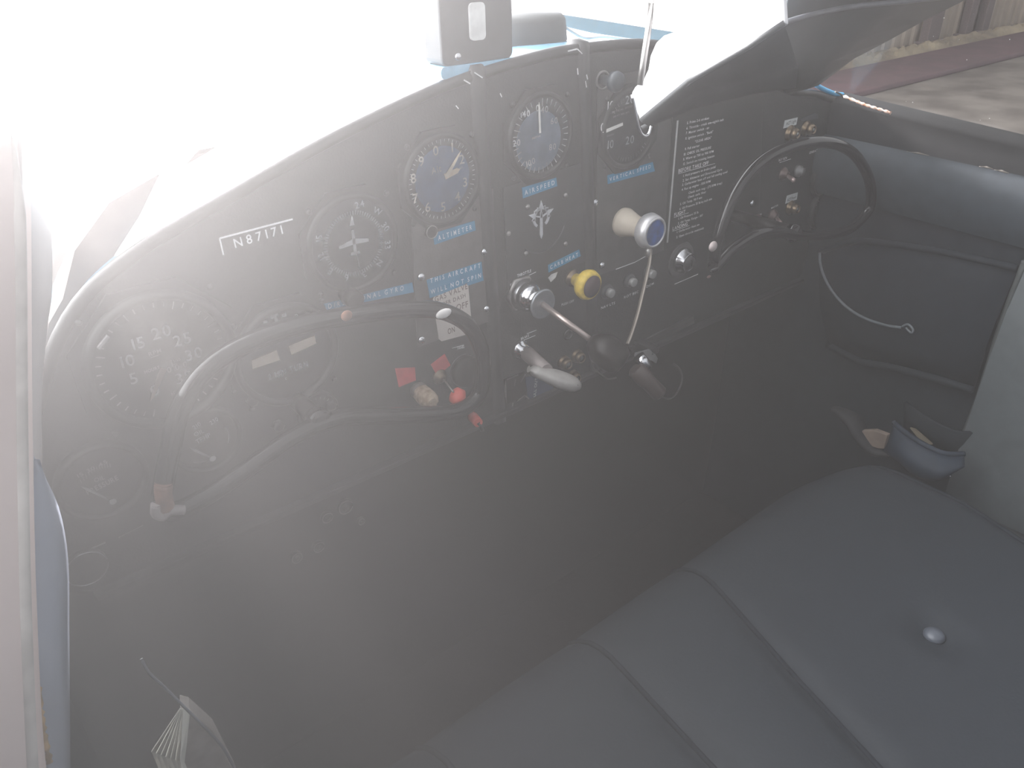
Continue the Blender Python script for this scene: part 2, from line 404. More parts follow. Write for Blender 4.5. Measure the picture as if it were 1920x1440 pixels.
m = MB(); m.tube(arcpts((1016, 415), 0.034, -2.3, -0.35, 0.0015, 24), 0.0006, 6); obj('round_edge', m, FRAMEG, cp, label='round cover edge under the emblem')
screws([(986, 475), (1060, 457), (989, 388), (1060, 366), (953, 438)], cp, 0.0028, 0.001, STEEL)
# silver emblem
m = MB(); c = P(1014, 405, 0.002)
def epoly(pts, th=0.0012):
    m.prism([c+Vector((a, -th, b)) for a, b in pts], (0, th, 0))
epoly([(-0.0016, -0.020), (0.0002, -0.0245), (0.002, -0.020), (0.0014, 0.004), (-0.0014, 0.004)])
for ang in (90, 18, 162):
    ca, sa = math.cos(math.radians(ang)), math.sin(math.radians(ang))
    def rt(a, b): return (a*ca-b*sa, a*sa+b*ca)
    base = [(0.007, -0.0045), (0.0115, -0.0055), (0.0105, -0.0025), (0.0175, 0), (0.0105, 0.0025), (0.0115, 0.0055), (0.007, 0.0045), (0.0085, 0)]
    epoly([(rt(a, b)[0], rt(a, b)[1]-0.001) for a, b in base])
    epoly([(rt(a, b)[0], rt(a, b)[1]-0.001) for a, b in [(0, -0.0009), (0.009, -0.0006), (0.009, 0.0006), (0, 0.0009)]])
for a0, a1 in ((35, 72), (108, 145), (180, 235), (305, 360)):
    n = 6; outer = [((0.0115*math.cos(math.radians(a0+(a1-a0)*i/n))), 0.0115*math.sin(math.radians(a0+(a1-a0)*i/n))-0.001) for i in range(n+1)]
    inner = [(x*0.76, (y+0.001)*0.76-0.001) for x, y in outer][::-1]
    epoly(outer+inner)
obj('emblem', m, mat('silver_emblem', (0.66, 0.67, 0.70), 0.35, 0.4), cp, label='silver arrow and ring emblem')

# ------------------------------------------------------------------ INSTRUMENTS
def instrument(name, label, cat, c, R, square=True, depth=0.009, dial_m=None, screws_at=True, rgl=None):
    C0 = P(*c); t = thing(name, label, cat, C0)
    m = MB(); s = R*1.16
    if square:
        # octagonal flange with ring
        q = s*1.04; k = s*0.42
        pts = [(k, q), (-k, q), (-q, k), (-q, -k), (-k, -q), (k, -q), (q, -k), (q, k)]
        m.prism([C0+Vector((a, -0.003, b)) for a, b in pts], (0, 0.003, 0))
    m.lathe(C0, AX, [(R*1.12, 0), (R*1.12, depth*0.7), (R*1.07, depth), (R*1.0, depth), (R*0.97, depth*0.5), (R*0.97, 0.0035)], 56, closed=False)
    obj('bezel', m, CRINKLE, t)
    m = MB(); m.lathe(C0, AX, [(0.0001, 0.0034), (R*0.985, 0.0034)], 56, closed=False); obj('dial_face', m, dial_m or DIAL, t)
    m = MB(); m.lathe(C0, AX, [(R*0.98, depth*0.62), (R*0.7, depth*0.62+0.0010), (R*0.35, depth*0.62+0.0016), (0.0001, depth*0.62+0.0018)], 56, closed=False)
    obj('glass', m, GLASS, t)
    if square and screws_at:
        for a, b in ((1, 1), (-1, 1), (-1, -1), (1, -1)):
            obj('screw', screw_mb(C0+Vector((a*s*0.80, -0.003, b*s*0.80)), 0.0026), RIB, t)
    return t, C0
NN = 0.0040
def ticks(mb, C0, r0, r1, w, a0, a1, count, big=0, n=NN):
    for i in range(count):
        a = a0+(a1-a0)*i/max(1, count-1); d = Vector((math.sin(a), 0, math.cos(a))); k = 1.0
        rr0 = r0-(0.0022 if big and i % big == 0 else 0)
        mb.wline(C0+d*rr0-Vector((0, n, 0)), C0+d*r1-Vector((0, n, 0)), w)
def needle_mb(C0, ang, L1, L0, w0, w1, n):
    d = Vector((math.sin(ang), 0, math.cos(ang))); q = Vector((d.z, 0, -d.x)); c = C0-Vector((0, n, 0)); m = MB()
    m.prism([c-d*L0-q*w0/2, c-d*L0+q*w0/2, c+d*L1*0.8+q*w1/2, c+d*L1, c+d*L1*0.8-q*w1/2], (0, 0.0005, 0)); return m

# tachometer
t, C0 = instrument('tachometer', 'large round tachometer marked RPM at the far left of the panel', 'gauge', (303, 672), 0.0520, depth=0.010)
m = MB()
for s_, p in (('5', (250, 709)), ('10', (239, 676)), ('15', (259, 643)), ('20', (302, 622)), ('25', (341, 636)), ('30', (363, 663)), ('35', (344, 707)), ('0', (290, 731))):
    m.ctext(s_, p, 0.0098, NN)
obj('numerals', m, DIMW, t)
m = MB(); ticks(m, C0, 0.0445, 0.0485, 0.0010, -2.75, 2.75, 36, 5)
m.ptext('RPM', (280, 668), (303, 660), 0.0034, NN); m.ptext('HOURS', (272, 701), (300, 691), 0.0030, NN); m.ctext('1', (322, 681), 0.0065, NN); m.ptext('1/10', (327, 680), (339, 675), 0.0024, NN)
m.line((283, 671), (300, 665), 0.0005, NN); m.ptext('AC', (322, 742), (330, 738), 0.0028, NN)
for k in range(3): m.ctext('0', (317+15*k, 693-5*k), 0.0050, NN)
obj('markings', m, FAINT, t)
m = MB(); m.plate([(323, 684), (353, 674), (355, 688), (325, 698)], 0.0003, 0.0034); obj('hour_counter', m, mat('counter_window', (0.05, 0.05, 0.05), 0.5), t)
A = P(302, 688); B = P(278, 748); dv = B-A; ang = math.atan2(dv.x, dv.z)
obj('needle', needle_mb(A, ang, dv.length, 0.001, 0.0055, 0.0028, 0.0055), TANM, t)
# highlight on its bezel corner, made as an added bright piece
m = MB(); m.plate([(180, 652), (200, 627), (208, 633), (188, 658)], 0.004, 0.002); single('bezel_corner_glint', m, mat('glint_metal', (0.85, 0.85, 0.85), 0.25, 0.6), 'small added glint at the upper left corner of the tachometer', 'glint', bevel=0.001)

# turn and bank indicator
t, C0 = instrument('turn_indicator', 'round turn gauge with two cream windows marked 2 MIN TURN', 'gauge', (535, 662), 0.0430, depth=0.009)
m = MB(); cc = C0
m.plate([(472, 676), (519, 657), (525, 675), (474, 692)], 0.0006, 0.0034); m.plate([(541, 649), (590, 629), (593, 644), (547, 665)], 0.0006, 0.0034)
obj('window', m, CREAM, t, label='cream inclinometer windows')
m = MB(); m.ptext('2 MIN TURN', (504, 713), (578, 687), 0.0062, NN); m.ptext('C', (535, 712), (538, 711), 0.002, NN)
obj('lettering', m, mat('pale_marks', (0.80, 0.79, 0.78), 0.6), t); m = MB()
m.plate([(506, 590), (521, 584), (522, 590), (518, 594), (526, 609), (518, 612), (514, 597), (508, 599)], 0.0004, 0.0036)
m.plate([(492, 602), (499, 597), (503, 604), (494, 607)], 0.0004, 0.0036)
m.plate([(529, 590), (536, 586), (538, 593), (530, 595)], 0.0004, 0.0036)
m.ctext('L', (476, 624), 0.0055, NN); m.ctext('R', (557, 593), 0.0050, NN)
obj('turn_symbols', m, mat('pale_marks', (0.80, 0.79, 0.78), 0.6), t)

# directional gyro
t, C0 = instrument('directional_gyro', 'directional gyro compass card with white aeroplane outline', 'gauge', (660, 455), 0.0400, depth=0.006, dial_m=DIALG)
m = MB(); ticks(m, C0, 0.0255, 0.0292, 0.0007, 0, 2*PI*71/72, 72, 0)
for s_, p, r in (('24', (674, 383), 5), ('W', (708, 396), -35), ('30', (723, 425), -62), ('33', (727, 459), -95), ('N', (712, 493), -130), ('3', (683, 515), -150), ('6', (650, 521), -182), ('E', (619, 509), -220), ('12', (602, 481), 110), ('15', (598, 447), 80)):
    m.ctext(s_, p, 0.0060, NN, math.radians(r))
obj('compass_card_marks', m, mat('gyro_white', (0.60, 0.61, 0.63), 0.6), t)
m = MB(); m.plate([(660, 404), (665, 422), (655, 424)], 0.0005, 0.0045)
cpx = P(664, 456, 0.0045)
def ap(pts): m.prism([cpx+Vector((a, 0, b)) for a, b in pts], (0, 0.0006, 0))
ap([(-0.0012, 0.0115), (0.0002, 0.0125), (0.0014, 0.0115), (0.0016, -0.010), (-0.0012, -0.010)])
ap([(-0.0145, 0.0005), (-0.0145, -0.002), (0, -0.001), (0.0145, -0.002), (0.0145, 0.0008), (0, 0.0042)])
ap([(-0.005, -0.0105), (-0.004, -0.008), (0.004, -0.008), (0.005, -0.0105)])
m.line((669, 475), (674, 502), 0.0006, 0.0045)
obj('aeroplane_symbol', m, mat('symbol_grey', (0.72, 0.72, 0.72), 0.6), t)
m = MB(); q = P(642, 548); m.lathe(q, AX, [(0.006, 0), (0.006, 0.010), (0.0085, 0.012), (0.0085, 0.024), (0.007, 0.026), (0.0001, 0.0262)], 24); obj('knob', m, BAKE, t)

# altimeter
t, C0 = instrument('altimeter', 'altimeter with cream hands and numerals 0 to 9', 'gauge', (826, 335), 0.0375, depth=0.006)
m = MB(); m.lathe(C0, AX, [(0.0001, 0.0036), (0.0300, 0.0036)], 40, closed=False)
obj('reflection_disc', m, mat('altimeter_reflection_blue', (0.05, 0.12, 0.25), 0.35), t, label='dark blue disc coloured for the glass reflection')  # blue reflection in the glass is put into this disc's colour
m = MB()
for s_, p in (('0', (817, 282)), ('1', (848, 276)), ('2', (866, 298)), ('3', (872, 341)), ('4', (858, 368)), ('5', (831, 387)), ('6', (802, 388)), ('7', (779, 371)), ('8', (775, 334)), ('9', (790, 302))):
    m.ctext(s_, p, 0.0088, NN+0.0002)
m.ptext('Alt', (810, 327), (828, 321), 0.0062, NN+0.0002)
obj('numerals', m, mat('cream_numerals', (0.62, 0.58, 0.52), 0.6), t)
m = MB(); ticks(m, C0, 0.0335, 0.0362, 0.0005, 0, 2*PI*49/50, 50, 5); m.ptext('BARO', (862, 318), (868, 315), 0.002, NN)
obj('markings', m, DIMW, t)
A = P(832, 328); B = P(859, 280); dv = B-A
obj('long_hand', needle_mb(A, math.atan2(dv.x, dv.z), dv.length, 0.001, 0.0048, 0.0016, 0.0052), mat('hand_cream', (0.62, 0.54, 0.42), 0.5), t)
B = P(857, 315); dv = B-A
obj('short_hand', needle_mb(A, math.atan2(dv.x, dv.z), dv.length, 0.002, 0.0055, 0.0050, 0.0049), mat('hand_cream2', (0.62, 0.50, 0.36), 0.5), t)
m = MB(); q = P(803, 432); m.lathe(q, AX, [(0.0060, 0), (0.0060, 0.005), (0.0055, 0.0065), (0.0001, 0.0065)], 24); obj('knob', m, BAKE, t)
m = MB(); m.tube([q+Vector((0.0059*math.cos(a), -0.0065, 0.0059*math.sin(a))) for a in [2*PI*i/24 for i in range(24)]], 0.0005, 6, closed=True); obj('knob_ring', m, STEEL, t)

# airspeed
t, C0 = instrument('airspeed_indicator', 'airspeed dial reading to 140 at the top centre of the panel', 'gauge', (1010, 254), 0.0375, depth=0.006, dial_m=DIALG)
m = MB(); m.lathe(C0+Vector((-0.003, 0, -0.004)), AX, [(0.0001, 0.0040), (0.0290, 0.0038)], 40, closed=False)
obj('reflection_disc', m, mat('asi_reflection_blue', (0.30, 0.37, 0.46), 0.28, 0.8), t, label='blue grey disc standing for the glass reflection')  # disc imitates the bright reflection in the airspeed glass
m = MB()
for s_, p, r in (('0', (1008, 202), 0), ('40', (1021, 205), 0), ('60', (1039, 226), 0), ('80', (1036, 275), 0), ('100', (995, 304), 12), ('120', (967, 268), 0), ('140', (985, 213), 0)):
    m.ctext(s_, p, 0.0062, NN+0.0006, math.radians(r))
obj('numerals', m, mat('asi_white', (0.66, 0.67, 0.68), 0.6), t)
m = MB(); ticks(m, C0, 0.0300, 0.0355, 0.0008, 0.05, 5.9, 34, 4); m.ptext('MPH', (998, 262), (1013, 257), 0.0025, NN); obj('markings', m, DIMW, t)
A = P(1006, 247); B = P(1004, 190); dv = B-A
obj('needle', needle_mb(A, math.atan2(dv.x, dv.z), dv.length, 0.0005, 0.0024, 0.0020, 0.0055), mat('needle_white', (0.78, 0.76, 0.72), 0.5), t)

# vertical speed
t, C0 = instrument('vertical_speed_indicator', 'vertical speed dial with white pointer half hidden by the visor', 'gauge', (1176, 240), 0.0380, depth=0.006)
m = MB()
for s_, p in (('10', (1145, 197)), ('20', (1181, 186)), ('20', (1181, 262)), ('10', (1145, 270)), ('0', (1130, 238))):
    m.ctext(s_, p, 0.0088, NN)
obj('numerals', m, DIMW, t)
m = MB(); ticks(m, C0, 0.0305, 0.0345, 0.0006, PI-0.9, PI+0.5, 12); ticks(m, C0, 0.0305, 0.0345, 0.0006, -0.9, 0.6, 12)
m.ptext('VERTICAL SPEED', (1144, 214), (1186, 200), 0.0021, NN); m.ptext('100 FT PER MIN', (1150, 221), (1180, 211), 0.0018, NN); m.ptext('DOWN', (1138, 257), (1151, 253), 0.0018, NN)
obj('markings', m, FAINT, t)
A = P(1161, 231); B = P(1123, 247); dv = B-A
obj('needle', needle_mb(A, math.atan2(dv.x, dv.z), dv.length, 0.0, 0.0030, 0.0036, 0.0055), mat('needle_white', (0.78, 0.76, 0.72), 0.5), t)

# small black knob over the vertical speed dial
t = thing('cabin_knob', 'black round push knob above the vertical speed dial', 'knob', P(1128, 150))
m = MB(); m.tube([P(1129, 150)+Vector((0.0085*math.cos(a), -0.001, 0.0085*math.sin(a))) for a in [2*PI*i/20 for i in range(20)]], 0.0012, 6, closed=True); obj('collar', m, STEEL, t)
m = MB(); q = P(1128, 149); m.lathe(q, AX, [(0.005, 0), (0.005, 0.012), (0.0095, 0.016), (0.0105, 0.020), (0.0095, 0.024), (0.006, 0.026), (0.0001, 0.0265)], 26); obj('knob_body', m, mat('knob_slate', (0.03, 0.04, 0.05), 0.35), t)

# oil gauges
t, C0 = instrument('oil_temperature_gauge', 'small gauge marked OIL TEMP behind the left of the near yoke', 'gauge', (384, 822), 0.0275, square=False, depth=0.008)
m = MB(); m.ptext('OIL', (365, 819), (383, 811), 0.0042, NN); m.ptext('TEMP', (370, 833), (396, 818), 0.0048, NN)
m.ptext('210', (364, 806), (378, 797), 0.0042, NN); m.ptext('230', (396, 797), (410, 788), 0.0042, NN)
m.tube(arcpts((384, 828), 0.0205, -0.55, 0.35, NN), 0.0003, 4); m.tube(arcpts((384, 828), 0.0205, -2.3, -1.4, NN), 0.0003, 4)
obj('markings', m, DIMW, t)
A = P(394, 854); B = P(352, 835); dv = B-A; nm = needle_mb(A, math.atan2(dv.x, dv.z), dv.length, 0.0, 0.0016, 0.0022, 0.0055); nm.lathe(A, AX, [(0.0028, 0.005), (0.0028, 0.0062)], 16)
obj('needle', nm, mat('needle_grey', (0.50, 0.50, 0.50), 0.5), t)
t, C0 = instrument('oil_pressure_gauge', 'small dim gauge marked OIL PRESSURE at the lower left', 'gauge', (190, 898), 0.0310, square=False, depth=0.008)
m = MB(); m.ptext('OIL', (178, 905), (197, 898), 0.0042, NN); m.ptext('PRESSURE', (165, 928), (223, 899), 0.0048, NN)
m.ptext('15 30 45', (147, 896), (202, 868), 0.0036, NN)
for k in range(12):
    u = k/11; m.line((150+56*u, 899-30*u-8*math.sin(PI*u)), (153+54*u, 906-30*u-8*math.sin(PI*u)), 0.0004, NN)
obj('markings', m, mat('dim_marks', (0.26, 0.24, 0.24), 0.6), t)
A = P(208, 934); B = P(148, 906); dv = B-A; nm = needle_mb(A, math.atan2(dv.x, dv.z), dv.length, 0.0, 0.0014, 0.0020, 0.0055); nm.lathe(A, AX, [(0.0026, 0.005), (0.0026, 0.0062)], 16)
obj('needle', nm, mat('needle_grey', (0.50, 0.50, 0.50), 0.5), t)
# round plug low left
t = thing('round_cover', 'small round black cover with bright rim at the lower left corner', 'cover', P(160, 1060))
m = MB(); q = P(160, 1060); m.lathe(q, AX, [(0.0165, 0), (0.0165, 0.004), (0.014, 0.006), (0.0001, 0.006)], 32); obj('cover_disc', m, CRINKLE, t)
m = MB(); m.tube([q+Vector((0.0158*math.cos(a), -0.0055, 0.0158*math.sin(a))) for a in [2*PI*i/36 for i in range(36)]], 0.0006, 6, closed=True); obj('rim', m, CHROME, t)
m = MB(); m.line((172, 1028), (198, 1017), 0.0016, 0.001); m.line((222, 1008), (268, 985), 0.0006, 0.001); obj('tab', m, STEEL, t)
# small round clock-like cover low right of oil temp; suction gauge
t, C0 = instrument('suction_gauge', 'small unlit gauge under the turn gauge beside the yoke hub', 'gauge', (593, 770), 0.0185, square=False, depth=0.006)
m = MB(); ticks(m, C0, 0.0135, 0.0160, 0.0005, -1.2, 1.2, 9); obj('markings', m, FAINT, t)
for p, lb in (((617, 757), 'small hex stud right of the suction gauge'), ((519, 796), 'small stud below the turn gauge'), ((470, 748), 'small stud left of the turn gauge base')):
    m = MB(); m.lathe(P(*p), AX, [(0.0055, 0), (0.0055, 0.006), (0.003, 0.007), (0.0001, 0.007)], 6); single('hex_stud', m, RIB, lb, 'stud')

# ------------------------------------------------------------------ LETTERING AND LABELS ON THE PANEL
m = MB(); m.line((412, 447), (549, 411), 0.0014); m.line((412, 447), (419, 478), 0.0012); m.ptext('N87171', (441, 465), (531, 438), 0.0078, space=0.35)
single('registration_lettering', m, WHITE, 'white painted registration N87171 with corner line', 'lettering')
m = MB(); m.line((257, 574), (311, 559), 0.0004); m.line((258, 558), (305, 545), 0.0004); m.ptext('TACH', (284, 560), (305, 554), 0.0034)
single('tach_lettering', m, WHITE, 'tiny white TACH lettering between two lines above the tachometer', 'lettering')
def tape(corners, lines, label, nbase=0.0, sp=0.5):
    """corners: left-top, right-top, right-bottom, left-bottom pixels"""
    c = thing('tape_label', label, 'label', P(*corners[3], nbase), group=None)
    mm = MB(); mm.plate(corners, 0.0006, nbase); obj('tape', mm, BLUE, c)
    mm = MB()
    for body, a, b, h in lines: mm.ptext(body, a, b, h, nbase+0.0008, space=sp)
    obj('lettering', mm, TAPEW, c)
    return c
tape([(812, 438), (890, 414), (892, 432), (815, 459)], [('ALTIMETER', (822, 451), (885, 430), 0.0050)], 'blue embossed tape label reading ALTIMETER', 0.0018)
tape([(800, 525), (903, 491), (905, 513), (804, 545)], [('THIS AIRCRAFT', (807, 531), (901, 502), 0.0050)], 'blue embossed tape reading THIS AIRCRAFT, upper of the pair', 0.0018)
tape([(804, 545), (905, 513), (907, 526), (806, 559)], [('WILL NOT SPIN', (808, 552), (902, 520), 0.0050)], 'blue embossed tape reading WILL NOT SPIN, lower of the pair', 0.0022)
tape([(608, 570), (773, 530), (776, 548), (612, 581)], [('DIRECTIONAL GYRO', (616, 579), (757, 544), 0.0048)], 'long blue embossed tape reading DIRECTIONAL GYRO', 0.0004)
tape([(979, 352), (1043, 333), (1045, 349), (981, 372)], [('AIRSPEED', (984, 366), (1040, 346), 0.0050)], 'blue embossed tape reading AIRSPEED under the airspeed dial', 0.0012, 0.4)
tape([(1139, 329), (1224, 304), (1228, 321), (1140, 345)], [('VERTICAL SPEED', (1143, 340), (1220, 315), 0.0042)], 'blue embossed tape reading VERTICAL SPEED', 0.0014, 0.4)
tape([(1028, 497), (1086, 468), (1089, 480), (1029, 511)], [('CARB HEAT', (1032, 505), (1084, 480), 0.0045)], 'short blue embossed tape reading CARB HEAT above yellow knob', 0.0012, 0.4)
# white card
t = thing('gas_valve_card', 'handwritten cream card about the gas valve stuck below the blue tapes', 'card', P(850, 590))
m = MB(); m.plate([(812, 561), (814, 557), (874, 533), (878, 535), (885, 612), (884, 625), (828, 640), (823, 636)], 0.0005, 0.0024); obj('card_sheet', m, CARD, t)
m = MB(); m.ptext('GAS VALVE', (816, 567), (877, 541), 0.0062, 0.0031); m.ptext('UNDER DASH', (817, 580), (873, 557), 0.0046, 0.0031); m.ptext('OFF', (856, 583), (878, 575), 0.0070, 0.0031)
m.line((835, 586), (852, 579), 0.0007, 0.0031); m.line((848, 575), (856, 577), 0.0008, 0.0031); m.line((851, 583), (856, 577), 0.0008, 0.0031); m.ptext('ON', (840, 627), (853, 622), 0.0065, 0.0031)
obj('handwriting', m, INK, t)

# checklist placard
t = thing('checklist_placard', 'black checklist placard with small white lettering right of the pull knob', 'placard', P(1340, 330))
m = MB(); m.plate([(1262, 205), (1432, 160), (1424, 400), (1246, 470)], 0.0022); obj('placard_sheet', m, mat('placard_black', (0.009, 0.010, 0.010), 0.35), t, bevel=0.0005)
m = MB(); m.line((1271, 226), (1251.5, 455), 0.0026, 0.0026); obj('edge_line', m, mat('line_grey', (0.48, 0.48, 0.47), 0.6), t)
m = MB(); s1, s2, nn = 0.0030, 0.0024, 0.0027
def cl(body, a, h=None, head=False, slope=-0.30, kx=1.0):
    A = P(*a, nn); h = h or s1
    m.text(body, A, Vector((1, 0, 0)), Vector((0, 0, 1)), h, space=0.12)
    if head: 
        A2 = A-Vector((0, 0, 0.0012)); w = len(body)*h*1.02; m.box(A2+Vector((w/2, 0, 0)), (w, 0.0003, 0.0004))
for body, a in (('1. Preflight complete', (1300, 198)), ('5. Prime 2-6 strokes', (1288, 233)), ('6. Throttle - crack one-eighth inch', (1287, 243)), ('7. Master switch - on', (1286, 252)),
                ('8. Ignition switch - "Both"', (1285, 262)), ('"CLEAR AREA"', (1303, 268)), ('9. Pull starter', (1284, 282)), ('10. CHECK OIL PRESSURE', (1282, 292)),
                ('11. Warm up 700 to 900 RPM', (1281, 301)), ('12. Switch on rotating beacon', (1281, 310))): cl(body, a)
cl('BEFORE TAKE OFF', (1272, 324), 0.0044, True)
for body, a in (('1. Hold pressure on brake pedal', (1281, 332)), ('2. Set Altimeter and Directional Gyro', (1280, 341)), ('3. Carburetor heat off and full cooling cowl', (1279, 349)),
                ('4. Run up engine - 1500 RPM', (1278, 358)), ('Check each mag - (75 RPM drop)', (1291, 364)), ('Check carb. Heat', (1290, 372)),
                ('5. Oil Temp. 90 F min', (1275, 385)), ('6. Oil Pressure 35 lb/sq inch min', (1274, 394))): cl(body, a)
cl('FLIGHT', (1264, 406), 0.0044, True)
for body, a in (('1. Oil Pressure 35 lb.', (1272, 412)), ('2. Oil Temp. Range - 107', (1271, 421))): cl(body, a)
cl('LANDING', (1261, 432), 0.0044, True)
for body, a in (('1. Carburetor Heat on', (1269, 437)), ('2. Open throttle cautiously', (1268, 447))): cl(body, a)
obj('lettering', m, mat('placard_letters', (0.75, 0.75, 0.75), 0.6), t)

def lettering(name, label, items, mt=WHITE):
    mm = MB()
    for it in items:
        if it[0] == 'L': mm.line(it[1], it[2], it[3] if len(it) > 3 else 0.0005)
        else: mm.ptext(it[0], it[1], it[2], it[3])
    return single(name, mm, mt, label, 'lettering')
lettering('throttle_lettering', 'small white THROTTLE lettering over a bracket line', [('THROTTLE', (970, 520), (996, 510), 0.0034), ('L', (957, 533), (1005, 510), 0.0005), ('L', (957, 533), (959, 560), 0.0005)])
lettering('push_off_lettering', 'small white PUSH OFF lettering below the yellow knob', [('PUSH OFF', (1053, 574), (1076, 566), 0.0032)], DIMW)
lettering('nav_lights_lettering', 'small NAV LTS lettering below the first push switch', [('NAV LTS', (1127, 580), (1153, 570), 0.0034)], DIMW)
lettering('beacon_lettering', 'small ROT BEC lettering below the middle push switch', [('ROT BEC', (1170, 560), (1197, 549), 0.0034)], DIMW)
lettering('dome_lettering', 'small DOM lettering below the third push switch', [('DOM', (1212, 540), (1226, 533), 0.0034)], DIMW)
lettering('brake_lettering', 'small white BRAKE lettering with a line above the brake handle', [('BRAKE', (977, 638), (992, 631), 0.0034), ('L', (988, 626), (1006, 619)), ('L', (977, 640), (1004, 629))])
lettering('panel_light_lettering', 'tiny PANEL lettering above the round dimmer knob', [('PANEL', (858, 656), (871, 652), 0.0030), ('L', (848, 653), (870, 647))])
lettering('rotating_beacon_lettering', 'tiny ROT BCN lettering inside the right yoke', [('ROT BCN', (1460, 303), (1475, 298), 0.0034), ('L', (1462, 305), (1483, 298))], DIMW)
lettering('generator_lettering', 'tiny GENERATOR lettering inside the right yoke', [('GENERATOR', (1517, 289), (1537, 282), 0.0034)], DIMW)
lettering('master_lettering', 'tiny MASTER lettering by the lower toggle switch', [('MASTER', (1446, 392), (1459, 386), 0.0026)], DIMW)
lettering('starter_lettering', 'tiny STARTER lettering left of the lower toggle switch', [('STARTER', (1416, 408), (1428, 403), 0.0026)], DIMW)

# ------------------------------------------------------------------ CONTROLS
def ring(c, R_, r, n=0.0): return [c+Vector((R_*math.cos(a), -n, R_*math.sin(a))) for a in [2*PI*i/28 for i in range(28)]]
# throttle
C0 = P(975, 548)
t = thing('throttle', 'polished throttle control with long rod and black round knob', 'throttle', C0)
m = MB(); m.lathe(C0, AX, [(0.0205, 0), (0.0205, 0.003), (0.0190, 0.005)], 6); obj('hex_base', m, STEEL, t)
m = MB(); m.lathe(C0, AX, [(0.0165, 0.003), (0.0178, 0.008), (0.0150, 0.011), (0.0150, 0.013), (0.0165, 0.016), (0.0130, 0.021), (0.0105, 0.026), (0.0100, 0.034)], 36); obj('friction_nut', m, CHROME, t)
D0 = C0+Vector((0.0, -0.030, 0.0)); END = W(1118, 645, y=0.505)
ax = (END-D0).normalized()
m = MB(); c1 = D0+ax*0.004; m.lathe(c1, AX, [(0.0155, 0), (0.0165, 0.002), (0.0155, 0.004), (0.0150, 0.004), (0.004, 0.002)], 36); obj('washer', m, mat('frosted_disc', (0.30, 0.32, 0.34), 0.3, 0.7), t)
m = MB(); m.cyl(D0, END, 0.0032, 0.0032, 16); obj('rod', m, mat('copper_steel_rod', (0.46, 0.38, 0.35), 0.35, 0.8), t)
m = MB(); KE = END; m.lathe(KE, ax, [(0.006, -0.008), (0.012, -0.002), (0.0170, 0.006), (0.0178, 0.018), (0.0165, 0.028), (0.0120, 0.034), (0.0001, 0.036)], 32); obj('knob', m, BAKE, t)

# carb heat yellow knob
C0 = P(1072, 521)
t = thing('carburettor_heat_knob', 'yellow ring pull knob with dark plum centre', 'knob', C0)
m = MB(); m.lathe(C0, AX, [(0.0100, 0), (0.0100, 0.003), (0.0060, 0.004), (0.0060, 0.012)], 28); obj('collar', m, BRASS, t)
m = MB(); m.lathe(C0, AX, [(0.0070, 0.006), (0.0085, 0.014), (0.0120, 0.017), (0.0160, 0.021), (0.0175, 0.026), (0.0160, 0.031), (0.0125, 0.033), (0.0120, 0.0325)], 36); obj('grip', m, YELLOW, t)
m = MB(); m.lathe(C0, AX, [(0.0126, 0.030), (0.0126, 0.0335), (0.0001, 0.0345)], 32); obj('cap', m, PLUM, t)

# starter / cabin heat bell knob
C0 = P(1165, 415)
t = thing('bell_pull_knob', 'beige bell shaped pull knob with silver collar and blue face', 'knob', C0)
m = MB(); m.lathe(C0, AX, [(0.0150, 0), (0.0165, 0.002), (0.0168, 0.006), (0.0150, 0.012), (0.0120, 0.022), (0.0115, 0.030), (0.0135, 0.036)], 40); obj('bell', m, BEIGE, t)
m = MB(); m.lathe(C0, AX, [(0.0135, 0.0345), (0.0180, 0.037), (0.0200, 0.041), (0.0190, 0.047), (0.0172, 0.052), (0.0150, 0.053), (0.0145, 0.0515)], 40); obj('collar', m, mat('satin_aluminium', (0.62, 0.61, 0.62), 0.35, 0.6), t)
m = MB(); m.lathe(C0, AX, [(0.0150, 0.0515), (0.0001, 0.0520)], 36, closed=False); obj('blue_face', m, BLUECAP, t)
# strap hanging from it
t = thing('pull_strap', 'thin bronze strap hanging from the bell knob to the throttle knob', 'strap', W(1215, 470, y=0.55))
pth = smooth_path([W(1217, 462, y=0.552), W(1219, 482, y=0.549), W(1214, 510, y=0.545), W(1206, 545, y=0.54), W(1195, 590, y=0.535), W(1183, 628, y=0.53), W(1176, 645, y=0.527)], 6)
m = MB(); m.tube(pth, 0.0027, 8, flat=0.45); obj('strap_band', m, mat('strap_bronze', (0.20, 0.175, 0.15), 0.4, 0.4), t)
m = MB(); m.lathe(W(1217, 462, y=0.553), (0, 0, -1), [(0.002, 0), (0.0045, 0.004), (0.0045, 0.009), (0.003, 0.012)], 12); obj('end_clip', m, STEEL, t)

# ignition key switch
C0 = P(1276, 487)
t = thing('key_switch', 'round chrome key switch on a plate right of the push switches', 'switch', C0)
m = MB(); m.lathe(C0, AX, [(0.0235, 0), (0.0230, 0.0015), (0.0220, 0.002)], 36); obj('escutcheon', m, mat('escutcheon_dark', (0.10, 0.10, 0.10), 0.4, 0.5), t)
m = MB(); m.lathe(C0, AX, [(0.0165, 0.001), (0.0160, 0.006), (0.0125, 0.009), (0.0120, 0.014), (0.0105, 0.015), (0.0100, 0.0125)], 36); obj('barrel', m, CHROME, t)
m = MB(); m.lathe(C0, AX, [(0.0095, 0.012), (0.0085, 0.0165), (0.0001, 0.0170)], 28); m.box(C0+Vector((0.001, -0.0172, 0)), (0.0014, 0.002, 0.008)); obj('lock_cylinder', m, mat('lock_dark', (0.08, 0.08, 0.085), 0.3, 0.7), t)

